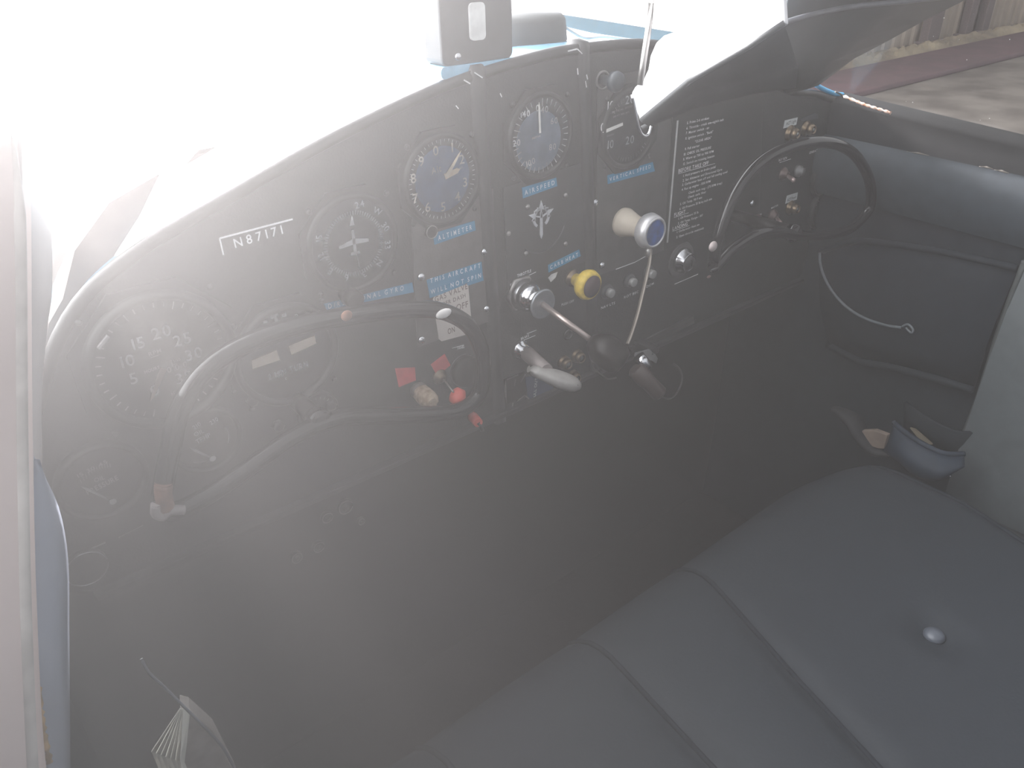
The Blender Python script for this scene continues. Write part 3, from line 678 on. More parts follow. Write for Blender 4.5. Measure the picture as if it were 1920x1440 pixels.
# push switches
def pushswitch(p, label):
    C0 = P(*p); t = thing('push_switch', label, 'switch', C0, 'push switches in a row under the bell knob')
    m = MB(); m.lathe(C0, AX, [(0.0095, 0), (0.0085, 0.003), (0.0060, 0.004)], 24); obj('nut', m, FRAMEG, t)
    m = MB(); m.lathe(C0, AX, [(0.0054, 0.002), (0.0054, 0.0095), (0.0046, 0.0100), (0.0001, 0.0100)], 20); obj('plunger', m, mat('plunger_grey', (0.34, 0.34, 0.33), 0.4, 0.3), t)
    return t, C0
s0, p0 = pushswitch((1137, 546), 'push switch with grey plunger over the NAV LTS lettering')
for p, lb in (((1179, 526), 'push switch with grey plunger over the ROT BEC lettering'), ((1215, 511), 'push switch with grey plunger behind the hanging strap')):
    c = copy_tree(s0); c.location = P(*p); c['label'] = lb

# brake handle
C0 = P(975, 655)
t = thing('parking_brake', 'grey cast T shaped brake pull handle with chrome ferrule', 'handle', C0)
m = MB(); m.lathe(C0, AX, [(0.0125, 0), (0.0120, 0.004), (0.0090, 0.006), (0.0085, 0.016)], 8); obj('ferrule', m, CHROME, t)
m = MB(); e1 = W(1025, 695, y=0.545); m.cyl(C0+AX*0.012, e1, 0.0085, 0.0075, 20); obj('stem', m, mat('stem_alu', (0.30, 0.26, 0.25), 0.5, 0.3), t)
m = MB(); a_ = W(991, 692, y=0.553); b_ = W(1086, 724, y=0.528)
hp = [a_.lerp(b_, k/12) for k in range(13)]; hr = [0.0046, 0.0068, 0.0078, 0.0084, 0.0094, 0.0104, 0.0112, 0.0116, 0.0116, 0.0114, 0.0108, 0.0094, 0.0056]
m.tube(hp, hr, 18, flat=0.8); obj('grip', m, ALU, t)
m = MB(); mid = a_.lerp(b_, 0.58); m.tube([mid.lerp(b_, k/8)+Vector((0, -0.0085, 0.0035*math.sin(PI*k/8))) - (b_-a_)*0.0 for k in range(6)], 0.0006, 5)
m.text('BRAKE', a_.lerp(b_, 0.5)+Vector((0, -0.0090, -0.002)), (b_-a_).normalized(), Vector((0, -0.1, 1)).normalized(), 0.0050); obj('raised_word', m, INK, t)

# warning lamps under brake
def lamp(p, label, R_=0.0075):
    C0 = P(*p); t = thing('indicator_lamp', label, 'lamp', C0, 'small brass ringed lamps by the brake handle')
    m = MB(); m.lathe(C0, AX, [(R_*1.15, 0), (R_*1.15, 0.002), (R_*0.95, 0.003), (R_*0.95, 0.005), (R_*1.0, 0.0055), (R_*0.85, 0.009), (R_*0.65, 0.011), (R_*0.6, 0.0095)], 24, closed=False); obj('brass_ring', m, BRASS, t)
    m = MB(); m.lathe(C0, AX, [(R_*0.62, 0.008), (R_*0.35, 0.0105), (0.0001, 0.011)], 18, closed=False); obj('lens', m, mat('dark_lens', (0.03, 0.03, 0.03), 0.15), t)
    return t
l0 = lamp((1056, 679), 'brass ringed lamp just above the tip of the brake handle')
for p, lb in (((1081, 667), 'brass ringed lamp nearest the black throttle knob'), ((1073, 705), 'brass ringed lamp half hidden by the brake handle tip')):
    c = copy_tree(l0); c.location = P(*p); c['label'] = lb
m = MB(); C0 = P(1063, 626); m.tube([C0+Vector((0.0058*math.cos(a), -0.002, 0.0058*math.sin(a))) for a in [2*PI*i/22 for i in range(22)]], 0.0013, 8, closed=True); m.lathe(C0, AX, [(0.0055, 0), (0.0050, 0.001)], 20)
single('vacant_hole_grommet', m, mat('grommet', (0.12, 0.12, 0.12), 0.2, 0.9), 'small shiny ringed grommet below the throttle rod', 'grommet')

# tags below brake handle
t = thing('primer_tag', 'small blue tag with sideways white lettering below the brake handle', 'tag', P(1010, 735))
m = MB(); m.plate([(985, 708), (1030, 700), (1040, 735), (1000, 752), (990, 745)], 0.0012, 0.002); obj('tag_sheet', m, mat('navy_tag', (0.03, 0.05, 0.10), 0.4), t)
m = MB(); A = P(1004, 748, 0.0036); m.text('PULL OUT', A, Vector((0.12, 0, 1)).normalized(), Vector((-1, 0, 0.12)).normalized(), 0.0040); obj('lettering', m, DIMW, t)
t = thing('fuel_primer_bracket', 'small dark bracket with thin steel edges left of the blue tag', 'bracket', P(965, 735))
m = MB()
for a, b in (((950, 712), (972, 703)), ((966, 712), (965, 724)), ((977, 716), (985, 702)), ((948, 714), (949, 745)), ((962, 755), (961, 767)), ((970, 752), (984, 741)), ((932, 731), (940, 731)), ((984, 741), (992, 748))):
    m.line(a, b, 0.0014, 0.003, 0.001)
obj('steel_edges', m, mat('edge_steel', (0.22, 0.20, 0.20), 0.4, 0.5), t)
m = MB(); m.plate([(946, 712), (984, 697), (988, 742), (952, 758)], 0.003); obj('bracket_body', m, BAKE, t, bevel=0.0006)

# plug hanging under the knob
t = thing('lighter_plug', 'brown cylindrical lighter plug hanging under the black knob', 'plug', W(1190, 700, y=0.55))
m = MB(); a_ = W(1190, 690, y=0.553); b_ = W(1236, 738, y=0.530); m.lathe(a_, b_-a_, [(0.009, 0), (0.0115, 0.003), (0.0115, 0.020), (0.0100, 0.026), (0.0105, (b_-a_).length), (0.007, (b_-a_).length+0.003)], 24); obj('plug_body', m, mat('plug_brown', (0.055, 0.040, 0.036), 0.35), t)
m = MB(); m.cyl(W(1197, 668, y=0.556), W(1215, 690, y=0.546), 0.0075, 0.0078, 20); obj('chrome_sleeve', m, CHROME, t)
m = MB(); pth = smooth_path([W(1228, 733, y=0.532), W(1240, 744, y=0.545), W(1256, 747, y=0.56), W(1270, 735, y=0.57), W(1279, 712, y=0.575), W(1274, 692, y=0.58), W(1262, 682, y=0.585)], 6)
m.tube(pth, 0.0013, 8); obj('cord', m, mat('cord_grey', (0.06, 0.055, 0.055), 0.35), t)
t = thing('lighter_bracket', 'bent grey metal bracket tab beside the lighter plug', 'bracket', P(1210, 665))
m = MB(); m.prism([W(*q, y=0.57) for q in ((1190, 668), (1192, 662), (1217, 655), (1228, 662), (1234, 672), (1231, 682), (1222, 676), (1200, 678))], (0, 0.002, 0)); obj('tab', m, mat('tab_grey', (0.26, 0.26, 0.26), 0.4, 0.4), t, bevel=0.0008)
m = MB(); m.box(W(1212, 650, y=0.585), (0.014, 0.03, 0.010)); obj('clamp', m, RIB, t, bevel=0.001)
# socket the knob plugs in, and bright lip
m = MB(); m.tube(smooth_path([W(1110, 672, y=0.575), W(1114, 690, y=0.575), W(1130, 705, y=0.575), W(1140, 710, y=0.575), W(1155, 708, y=0.575)], 5), 0.0011, 7)
single('wire_loop', m, STEEL, 'thin grey wire loop curling below the black throttle knob', 'wire')
m = MB(); m.line((1190, 656), (1266, 618), 0.0011, 0.004); m.line((1285, 608), (1305, 599), 0.0011, 0.004); m.plate([(1182, 652), (1300, 592), (1302, 606), (1190, 664)], 0.0030)
single('lower_edge_strip', m, mat('strip_dark', (0.035, 0.034, 0.034), 0.35), 'thin dark metal edge strip along the panel bottom', 'strip')

# red tapes, primer, mixture etc.
for pts, lb in (([(741, 691), (778, 689), (780, 713), (748, 726)], 'left red tape square under the pencil marked screws'), ([(808, 684), (834, 664), (845, 685), (820, 705)], 'right red tape square beside the dimmer knob')):
    m = MB(); m.plate(pts, 0.0007, 0.0004); single('red_tape', m, REDT, lb, 'tape')
t = thing('fuel_primer', 'worn yellowish brown fluted pull knob below the left red tape', 'knob', P(783, 730))
C0 = P(783, 731); m = MB(); m.lathe(C0, AX, [(0.0095, 0), (0.0095, 0.004), (0.0065, 0.006)], 12); obj('collar', m, mat('collar_worn', (0.13, 0.11, 0.10), 0.5, 0.4), t)
e1 = W(812, 756, y=0.566); m = MB(); ax_ = e1-C0; Ln = ax_.length; m.lathe(C0, ax_, [(0.0062, 0.004), (0.0100, 0.010), (0.0102, Ln*0.6), (0.0090, Ln*0.86), (0.0050, Ln)], 9); obj('grip', m, mat('worn_amber', (0.20, 0.13, 0.07), 0.5, col2=(0.42, 0.34, 0.26), scale=120), t)
t = thing('fuel_pull_wire', 'thin pull wire with a half round red knob and chrome collar', 'knob', P(822, 708))
m = MB(); C0 = P(824, 706); m.lathe(C0, AX, [(0.0090, 0), (0.0080, 0.002), (0.0050, 0.003), (0.0045, 0.006), (0.0020, 0.007)], 24); obj('collar', m, mat('dark_brass', (0.16, 0.12, 0.08), 0.35, 0.8), t)
m = MB(); m.cyl(C0+AX*0.008, W(850, 735, y=0.566), 0.0010); obj('wire', m, STEEL, t)
m = MB(); e = W(866, 748, y=0.565); m.lathe(W(848, 738, y=0.568), (e-W(848, 738, y=0.568)), [(0.003, 0), (0.0085, 0.003), (0.0092, 0.010), (0.0060, 0.013), (0.0001, 0.0135)], 24); obj('red_cap', m, REDP, t)
t = thing('dimmer_knob', 'dark round panel light dimmer knob right of the red tape', 'knob', P(872, 695))
C0 = P(868, 693); m = MB(); m.lathe(C0, AX, [(0.0175, 0), (0.0175, 0.008), (0.0155, 0.011), (0.0001, 0.011)], 36); obj('dial', m, BAKE, t)
m = MB(); m.tube(arcpts((868, 693), 0.0170, 1.2, 3.6, 0.0095), 0.0005, 5); obj('rim', m, FRAMEG, t)
m = MB(); m.ball(P(891, 710, 0.004), 0.003, 10, 6, (0.6, 0.6, 1.6)); obj('chrome_tip', m, CHROME, t)
t = thing('red_tip_rod', 'small red tipped rod poking out under the near yoke rim', 'rod', W(893, 787, y=0.56))
m = MB(); m.cyl(W(886, 781, y=0.572), W(897, 793, y=0.558), 0.0056, 0.0050, 16); obj('red_tip', m, REDP, t)
m = MB(); m.tube([W(897, 793, y=0.558), W(901, 799, y=0.556), W(904, 808, y=0.556)], 0.0022, 8); obj('rod_end', m, RUBBER, t)
m = MB(); m.cyl(P(868, 762), W(887, 782, y=0.572), 0.0012); obj('wire', m, STEEL, t)

# right-hand panel items
def card(pts, word, a, b, label):
    t = thing('paper_label', label, 'label', P(*pts[3])); m = MB(); m.plate(pts, 0.0005, 0.0003); obj('paper', m, mat('label_grey_white', (0.58, 0.60, 0.60), 0.7), t)
    m = MB(); m.ptext(word, a, b, 0.0042, 0.0011); obj('handwriting', m, mat('ink_black', (0.03, 0.03, 0.03), 0.8), t)
card([(1472, 226), (1496, 220), (1493, 234), (1469, 241)], 'ACT Light', (1474, 235), (1493, 229), 'small white paper label reading ACT Light above two brass sockets')
card([(1476, 367), (1496, 361), (1494, 374), (1473, 382)], 'ACT Power', (1476, 378), (1493, 371), 'small white paper label reading ACT Power inside the right yoke')
def socket(p, label, R_=0.0085):
    C0 = P(*p); t = thing('brass_socket', label, 'socket', C0, 'brass sockets on the right of the panel')
    m = MB(); m.lathe(C0, AX, [(R_*1.2, 0), (R_*1.2, 0.002), (R_*0.9, 0.004), (R_*0.9, 0.007), (R_*0.95, 0.008), (R_*0.7, 0.013), (R_*0.55, 0.014), (R_*0.5, 0.010)], 24, closed=False); obj('threaded_ring', m, BRASS, t)
    m = MB(); m.lathe(C0, AX, [(R_*0.5, 0.009), (R_*0.3, 0.013), (0.0001, 0.0135)], 16, closed=False); obj('core', m, STEEL, t)
    return t
b0 = socket((1480, 249), 'brass socket directly under the ACT Light paper label')
for p, lb in (((1510, 241), 'brass socket right of the one under the ACT Light label'), ((1481, 389), 'brass socket directly under the ACT Power paper label')):
    c = copy_tree(b0); c.location = P(*p); c['label'] = lb
m = MB(); m.plate([(1500, 223), (1527, 212), (1534, 214), (1534, 222), (1502, 228)], 0.0004, 0.0003); single('faded_sticker', m, mat('faded_sticker', (0.045, 0.05, 0.055), 0.6), 'faded dark sticker above the right brass socket', 'sticker')
def toggle(p, tip, label, m_t=None):
    C0 = P(*p); t = thing('toggle_switch', label, 'switch', C0, 'toggle switches inside the right yoke')
    m = MB(); m.lathe(C0, AX, [(0.0095, 0), (0.0090, 0.002), (0.0065, 0.004), (0.0045, 0.008)], 20); obj('nut', m, mat('nut_bronze', (0.16, 0.12, 0.11), 0.35, 0.7), t)
    m = MB(); T = W(*tip, y=PY-0.022); A = C0+AX*0.006; m.lathe(A, T-A, [(0.0020, 0), (0.0034, (T-A).length*0.9), (0.0024, (T-A).length), (0.0001, (T-A).length+0.0008)], 14); obj('lever', m, m_t or mat('lever_pink_metal', (0.55, 0.42, 0.40), 0.3, 0.8), t)
toggle((1468, 326), (1489, 339), 'toggle switch with long coppery lever under the ROT BCN lettering')
toggle((1448, 404), (1463, 419), 'toggle switch with bright lever right of the chrome screw')
m = MB(); C0 = P(1494, 320); m.lathe(C0, AX, [(0.0085, 0), (0.0080, 0.005), (0.0055, 0.006), (0.0055, 0.010), (0.0001, 0.0104)], 20); single('grey_push_button', m, mat('button_grey', (0.20, 0.20, 0.20), 0.35, 0.4), 'grey push button between the coppery toggle and generator gauge', 'button')
obj_s = screw_mb(P(1408, 381), 0.0050); single('panel_screw', obj_s, CHROME, 'lone chrome screw between placard and right yoke', 'screw')
t, C0 = instrument('generator_gauge', 'round dark generator gauge with reddish pointer inside the right yoke', 'gauge', (1541, 331), 0.0265, square=False, depth=0.007)
m = MB(); ticks(m, C0, 0.019, 0.022, 0.0005, -1.0, 1.0, 7); obj('markings', m, FAINT, t)
A = P(1530, 345); B = P(1537, 312); dv = B-A; obj('needle', needle_mb(A, math.atan2(dv.x, dv.z), dv.length, 0, 0.002, 0.0014, 0.005), mat('dull_red_needle', (0.16, 0.05, 0.045), 0.6), t)
t, C0 = instrument('ammeter', 'lower dark gauge under the generator gauge in the right yoke', 'gauge', (1536, 392), 0.0260, square=False, depth=0.007)
m = MB(); ticks(m, C0, 0.018, 0.021, 0.0005, -1.0, 1.0, 7); obj('markings', m, FAINT, t)
m = MB(); m.lathe(P(1417, 413), AX, [(0.009, 0), (0.0085, 0.004), (0.004, 0.008), (0.0001, 0.009)], 20); single('starter_button', m, mat('button_brown', (0.10, 0.06, 0.05), 0.4), 'small brown starter button left of the bright toggle', 'button')
# chrome/pink chipped tip near right yoke corner
for p, r, lb in (((1335, 505), 0.0035, 'small pinkish stud low beside the right yoke corner'), ((1329, 519), 0.0028, 'tiny stud lowest on the panel edge near the right yoke')):
    m = MB(); m.ball(P(*p, 0.002), r, 12, 6, (1.6, 0.5, 0.7)); single('stud', m, mat('stud_pink', (0.30, 0.20, 0.19), 0.4, 0.4), lb, 'stud')

# ------------------------------------------------------------------ YOKES
YY = 0.553
Lp = [(303, 945), (308, 900), (318, 850), (336, 772), (378, 702), (448, 652), (545, 615), (650, 593), (760, 580), (830, 584), (880, 612), (903, 660), (905, 712), (892, 748), (850, 772),
      (740, 779), (655, 782), (600, 795), (545, 823), (480, 868), (405, 920), (345, 953), (315, 958)]
def make_yoke(pts, yy, hubpx, label, rr):
    C0 = W(*hubpx, y=yy)
    t = thing('control_yoke', label, 'control yoke', C0, 'pair of matching control yokes')
    path = smooth_path([W(*p, y=yy) for p in pts], 6, closed=True)
    m = MB(); m.tube(path, rr, 18, closed=True); obj('rim', m, YOKEM, t)
    m = MB(); hub = W(*hubpx, y=yy); m.lathe(hub+Vector((0, 0.010, 0)), AX, [(0.010, 0), (0.012, 0.006), (0.011, 0.012), (0.008, 0.015), (0.0001, 0.016)], 28)
    obj('hub', m, YOKEM, t)
    m = MB(); m.cyl(hub+Vector((0, 0.008, 0)), Vector((hub.x, PY-0.0005, hub.z)), 0.0085, 0.0085, 24); obj('shaft', m, BAKE, t)
    return t
yk = make_yoke(Lp, YY, (600, 790), 'glossy black control yoke with chipped white rim patch nearest the camera', 0.0080)
m = MB(); c_ = W(832, 588, y=YY-0.0082); m.ball(c_, 0.0075, 14, 8, (1.15, 0.3, 0.62)); obj('white_chip', m, BONE, yk, label='chipped white patch')
m = MB(); c_ = W(650, 592, y=YY-0.0078); m.ball(c_, 0.0058, 12, 8, (0.9, 0.4, 0.8)); obj('worn_patch', m, RUST, yk, label='orange brown worn patch')
m = MB(); pth = smooth_path([W(307, 905, y=YY-0.004), W(306, 930, y=YY-0.004), W(311, 952, y=YY-0.003)], 5); m.tube(pth, 0.0068, 10); obj('worn_corner', m, RUST, yk, label='worn reddish corner')
m = MB(); m.tube(smooth_path([W(292, 945, y=YY-0.006), W(292, 962, y=YY-0.006), W(305, 968, y=YY-0.006), W(318, 958, y=YY-0.006), W(345, 956, y=YY-0.006)], 5), 0.0040, 8); obj('corner_chip', m, mat('chip_grey', (0.30, 0.27, 0.27), 0.5), yk)
YR = 0.505
Rp = [(1338, 496), (1350, 435), (1375, 368), (1420, 310), (1480, 276), (1550, 267), (1600, 288), (1629, 335), (1632, 385), (1612, 414), (1588, 431), (1545, 441), (1500, 441), (1455, 436), (1415, 442), (1372, 468), (1345, 496)]
y2 = make_yoke(Rp, YR, (1492, 438), 'black control yoke in front of the passenger side gauges', 0.0066)
m = MB(); c_ = W(1337, 462, y=YR-0.002); m.ball(c_, 0.0065, 12, 8, (1.0, 0.5, 0.9)); obj('pale_chip', m, mat('chip_pink', (0.42, 0.36, 0.35), 0.6), y2, label='pale chipped patch')

# ------------------------------------------------------------------ GLARESHIELD DECK, COMPASS, PUCK
m = MB(); rows = []
for k, (dy, dz) in enumerate(((0.006, 0.0), (0.05, 0.002), (0.12, -0.004), (0.20, -0.02), (0.26, -0.045))):
    rows.append([Vector((0.53+(p.x-0.53)*(1-0.10*k/4), PY+dy, p.z+dz-0.002)) for p in arc[10:]])
m.grid(rows); m2 = MB(); struct('trim_1', m, DECK)
t = thing('magnetic_compass', 'black box compass standing on top of the panel at the upper edge', 'compass', W(895, 115, y=0.60))
m = MB(); x0 = W(832, 120, y=0.60).x; x1 = W(965, 98, y=0.60).x; m.rbox(((x0+x1)/2, 0.6155, H(-0.055)), (x1-x0, 0.027, 0.105), 0.006); obj('case', m, mat('compass_case', (0.035, 0.037, 0.040), 0.45), t, bevel=0.002)
m = MB(); c_ = W(893, 40, y=0.602); m.rbox((c_.x, 0.601, c_.z), (0.0165, 0.003, 0.030), 0.004); obj('card_window', m, mat('window_pale', (0.62, 0.63, 0.62), 0.4), t)
obj('screw', screw_mb(W(858, 106, y=0.602), 0.0035), CHROME, t)
m = MB(); m.rbox(((x0+x1)/2, 0.6165, H(-0.112)), (x1-x0+0.006, 0.032, 0.010), 0.004); obj('base', m, DECK, t)
t = thing('antenna_puck', 'round low black puck on the blue deck right of the compass', 'antenna', (0.60, 0.74, H(-0.125)))
m = MB(); c_ = Vector((0.585, 0.715, H(-0.116))); m.lathe(c_, (0, 0, 1), [(0.050, 0), (0.052, 0.006), (0.050, 0.026), (0.046, 0.031), (0.0001, 0.033)], 40); obj('puck_case', m, mat('puck_black', (0.03, 0.035, 0.037), 0.5), t)
m = MB(); m.tube(smooth_path([c_+Vector((0.048, -0.01, 0.02)), c_+Vector((0.075, -0.02, 0.003)), c_+Vector((0.11, -0.02, 0.0005)), c_+Vector((0.15, -0.035, -0.006))], 6), 0.0016, 8); obj('cable', m, mat('cable_pale', (0.5, 0.5, 0.5), 0.4), t)
m = MB(); m.prism([W(*q, y=0.83) for q in ((955, 18), (1050, 27), (1150, 42), (1230, 55), (1300, 66), (1300, 84), (1205, 76), (1110, 62), (1050, 48), (955, 40))], (0, 0.012, 0.001))
single('windscreen_base_strip', m, mat('base_strip_dark', (0.05, 0.05, 0.045), 0.6), 'dark strip along the base of the windscreen right of the puck', 'strip', bevel=0.001)
# nose cowling ahead of the windscreen
m = MB(); rows = []
for k in range(9):
    u = k/8; y = 0.93+u*0.95; w = 0.44-0.10*u; zt = -0.135-0.06*u
    rows.append([Vector((0.56+w*math.sin(a), y, H(zt-0.38+0.38*math.cos(a)))) for a in [(-1.35+2.7*i/24) for i in range(25)]])
m.grid(rows); single('nose_cowling', m, COWL, 'pale curved engine cowling beyond the windscreen', 'cowling')
# windscreen pane
m = MB(); rows = []
for k in range(7):
    u = k/6; rows.append([Vector((0.53+(p.x-0.53)*(0.93+0.02*u), PY+0.24-0.30*u, p.z-0.03+0.36*u)) for p in arc[10:]])
m.grid(rows); struct('window_1', m, SCREEN)

# ------------------------------------------------------------------ SUN VISOR + CANOPY FRAME + HOOK
def onplane(px, py, p0, n):
    r = ray(px, py); return EYE + r*((p0-EYE).dot(n)/r.dot(n))
T0 = W(1200, 226, y=0.40); n1 = Vector((-0.88, 0.30, 0.36)).normalized()
vis = thing('sun_visor', 'large pale folded sun visor hanging across the windscreen corner', 'visor', T0)
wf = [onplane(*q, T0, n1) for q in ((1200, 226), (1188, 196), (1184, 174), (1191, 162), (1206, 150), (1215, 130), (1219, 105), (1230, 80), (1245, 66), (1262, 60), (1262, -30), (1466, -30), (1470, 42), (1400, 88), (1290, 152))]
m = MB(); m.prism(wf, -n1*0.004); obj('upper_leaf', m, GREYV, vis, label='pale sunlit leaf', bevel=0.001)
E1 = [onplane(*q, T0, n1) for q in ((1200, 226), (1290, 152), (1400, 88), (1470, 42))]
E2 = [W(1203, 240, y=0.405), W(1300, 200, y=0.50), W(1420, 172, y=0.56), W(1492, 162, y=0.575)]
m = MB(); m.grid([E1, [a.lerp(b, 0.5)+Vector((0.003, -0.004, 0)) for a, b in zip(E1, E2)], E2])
o = obj('lower_leaf', m, mat('visor_shade_grey', (0.05, 0.053, 0.056), 0.6, vary=0.04), vis, label='leaf coloured dark grey for its shade'); md = o.modifiers.new('solid', 'SOLIDIFY'); md.thickness = 0.003; md.offset = 0  # shade on this leaf is put into its darker grey
fr_in = [W(1492, 166, y=0.580), W(1470, 42, y=0.52), W(1480, -40, y=0.50)]
# canopy frame band rising from the right corner of the panel over the right window
o1 = [W(1532, 157, y=0.590), W(1600, 106, y=0.555), W(1665, 72, y=0.525), W(1732, 34, y=0.500), W(1800, 0, y=0.47), W(1870, -45, y=0.44), W(1990, -140, y=0.38), W(2160, -300, y=0.28)]
i1 = [W(1470, 172, y=0.598), W(1462, 120, y=0.580), W(1464, 80, y=0.565), W(1470, 30, y=0.55), W(1478, -10, y=0.53), W(1500, -60, y=0.50), W(1570, -160, y=0.44), W(1680, -320, y=0.36)]
m = MB(); mid = [a.lerp(b, 0.55)+Vector((-0.008, -0.010, 0.002)) for a, b in zip(i1, o1)]
m.grid([i1, mid, o1]); o = struct('window_frame_right', m, mat('canopy_frame_grey', (0.040, 0.043, 0.047), 0.55, vary=0.06)); md = o.modifiers.new('solid', 'SOLIDIFY'); md.thickness = 0.006; md.offset = 0
m = MB(); m.tube(smooth_path([W(1464, 44, y=0.518), W(1520, 28, y=0.510), W(1600, 12, y=0.50), W(1700, 2, y=0.475), W(1790, -8, y=0.45)], 5), 0.0028, 8)
struct('trim_2', m, mat('frame_bead', (0.11, 0.115, 0.13), 0.4))
t = thing('wire_hook', 'thin steel rod and hook hanging at the tip of the sun visor', 'hook', W(1210, 255, y=0.39))
m = MB(); m.tube([W(1224, -30, y=0.40), W(1218, 40, y=0.40), W(1208, 105, y=0.398), W(1200, 160, y=0.396)], 0.0022, 8); obj('rod', m, STEEL, t)
m = MB(); m.tube(smooth_path([W(1185, 178, y=0.392), W(1190, 200, y=0.391), W(1196, 232, y=0.39), W(1202, 250, y=0.39), W(1210, 255, y=0.39), W(1217, 250, y=0.39), W(1221, 236, y=0.39)], 5), 0.0011, 8); obj('hook_wire', m, CHROME, t)

# ------------------------------------------------------------------ RIGHT SIDE WALL
m = MB(); prof = [(-0.200, 0.0, 0), (-0.232, -0.004, 0)]
# profile (z, x offset inward negative)
def wall(profile, ya, yb, ns=14, x0=XR-0.035):
    mm = MB(); rows = []
    for i in range(ns+1):
        y = ya+(yb-ya)*i/ns
        rows.append([Vector((x0+dx, y, H(z-0.085*(max(0, 0.0)) ))) for z, dx in profile])
    mm.grid(rows); return mm
wr = wall([(-0.212, 0.035), (-0.215, 0.004), (-0.220, 0.0), (-0.262, 0.002), (-0.266, 0.0)], 0.60, -0.30); 
for v in wr.v: v.z += -0.085*max(0, 0.60-v.y)**1.0*0.9*(1 if v.z > H(-0.262) else 0.3)
struct('wall_right_sill', wr, SILL)
m = wall([(-0.262, 0.004), (-0.268, -0.010), (-0.285, -0.017), (-0.305, -0.018), (-0.330, -0.010), (-0.345, 0.0)], 0.60, -0.30)
for v in m.v: v.z += -0.02*max(0, 0.60-v.y)
single('padded_side_roll', m, SIDEP, 'slate blue padded roll running under the right window', 'padding')
m = wall([(-0.34, 0.012), (-0.385, 0.010), (-0.55, 0.006), (-0.66, 0.0), (-0.95, -0.02)], 0.97, 0.300)
struct('wall_right', m, SIDEV)
m = MB(); rows = []
for i in range(9):
    y = 0.306-(i/8)*0.62; b = math.sin(min(1, i/3)*PI/2)
    rows.append([Vector((XR-0.035-0.012-0.022*b+dx, y, H(z))) for z, dx in ((-0.33, 0.02), (-0.37, 0.0), (-0.50, -0.012), (-0.62, -0.014), (-0.74, -0.008), (-0.95, 0.0))])
m.grid(rows); single('rear_side_panel', m, SIDEG, 'pale grey leather side panel behind the seam at the right edge', 'side panel')
m = MB(); m.tube(smooth_path([Vector((XR-0.047, 0.306, H(-0.36))), Vector((XR-0.050, 0.308, H(-0.45))), Vector((XR-0.052, 0.306, H(-0.55))), Vector((XR-0.052, 0.31, H(-0.66)))], 6), 0.0035, 8)
single('side_seam_welt', m, mat('welt', (0.05, 0.055, 0.055), 0.6), 'vertical piped welt joining the dark and pale right side panels', 'welt')
m = MB()
for a, b in (((1700, 284), (1742, 292)), ((1836, 312), (1862, 317)), ((1862, 318), (1892, 325))):
    A_, B_ = W(*a, x=XR-0.0545), W(*b, x=XR-0.0545); m.tube([A_, A_.lerp(B_, 0.5)+Vector((0, 0, 0.0006)), B_], [0.0004, 0.0013, 0.0005], 6)
o = single('sill_scuff', m, mat('scuff_tan', (0.13, 0.115, 0.10), 0.8), 'tan scuffed streaks on the ridge of the right window sill', 'scuff mark')
# map pocket
t = thing('map_pocket', 'dark navy map pocket on the right side wall with curved opening', 'pocket', (XR-0.045, 0.40, H(-0.55)))
XW = XR-0.036
m = MB(); pk = [W(*q, x=XW) for q in ((1545, 470), (1600, 452), (1640, 450), (1780, 470), (1915, 500))] ; lo = [W(*q, x=XW) for q in ((1560, 640), (1620, 670), (1680, 682), (1760, 702), (1832, 724))]
rows = []
for k in range(7):
    u = k/6; b = -0.010-0.012*math.sin(PI*u)
    rows.append([a.lerp(c2, u)+Vector((b, 0, 0)) for a, c2 in zip(pk, lo)])
m.grid(rows); o = obj('pocket_front', m, mat('pocket_navy', (0.013, 0.017, 0.022), 0.75, spec=0.2), t); md = o.modifiers.new('solid', 'SOLIDIFY'); md.thickness = 0.006
m = MB(); m.tube(smooth_path([p+Vector((-0.012, 0, 0.001)) for p in pk], 6), 0.0045, 8); obj('top_welt', m, MATS['pocket_navy'], t)
m = MB(); m.tube(smooth_path([p+Vector((-0.010, 0, -0.002)) for p in lo], 6), 0.006, 8); obj('lower_welt', m, MATS['pocket_navy'], t)
m = MB(); XC = XR-0.068
pth = smooth_path([W(*q, x=XC) for q in ((1537, 474), (1538, 495), (1546, 520), (1562, 548), (1588, 576), (1622, 597), (1662, 610), (1690, 614))], 6); m.tube(pth, 0.0020, 8)
m.tube(smooth_path([W(*q, x=XC) for q in ((1690, 614), (1702, 608), (1712, 618), (1708, 624), (1698, 614))], 4), 0.0016, 8)
single('hanging_cord', m, mat('cord_pale', (0.11, 0.125, 0.135), 0.5), 'thin grey cord curving across the right side pocket', 'cord')
for q, r, lb in (((1440, 517), 0.007, 'upper dim latch fitting in the right footwell'), ((1444, 545), 0.009, 'lower dim latch fitting in the right footwell')):
    m = MB(); c_ = W(*q, y=0.66); m.ball(c_, r, 10, 6, (1.6, 0.6, 0.8)); m.box(c_+Vector((0, 0.01, 0)), (r*2.6, 0.02, r*1.1)); single('footwell_latch', m, mat('latch_dim', (0.05, 0.05, 0.055), 0.35, 0.6), lb, 'latch')

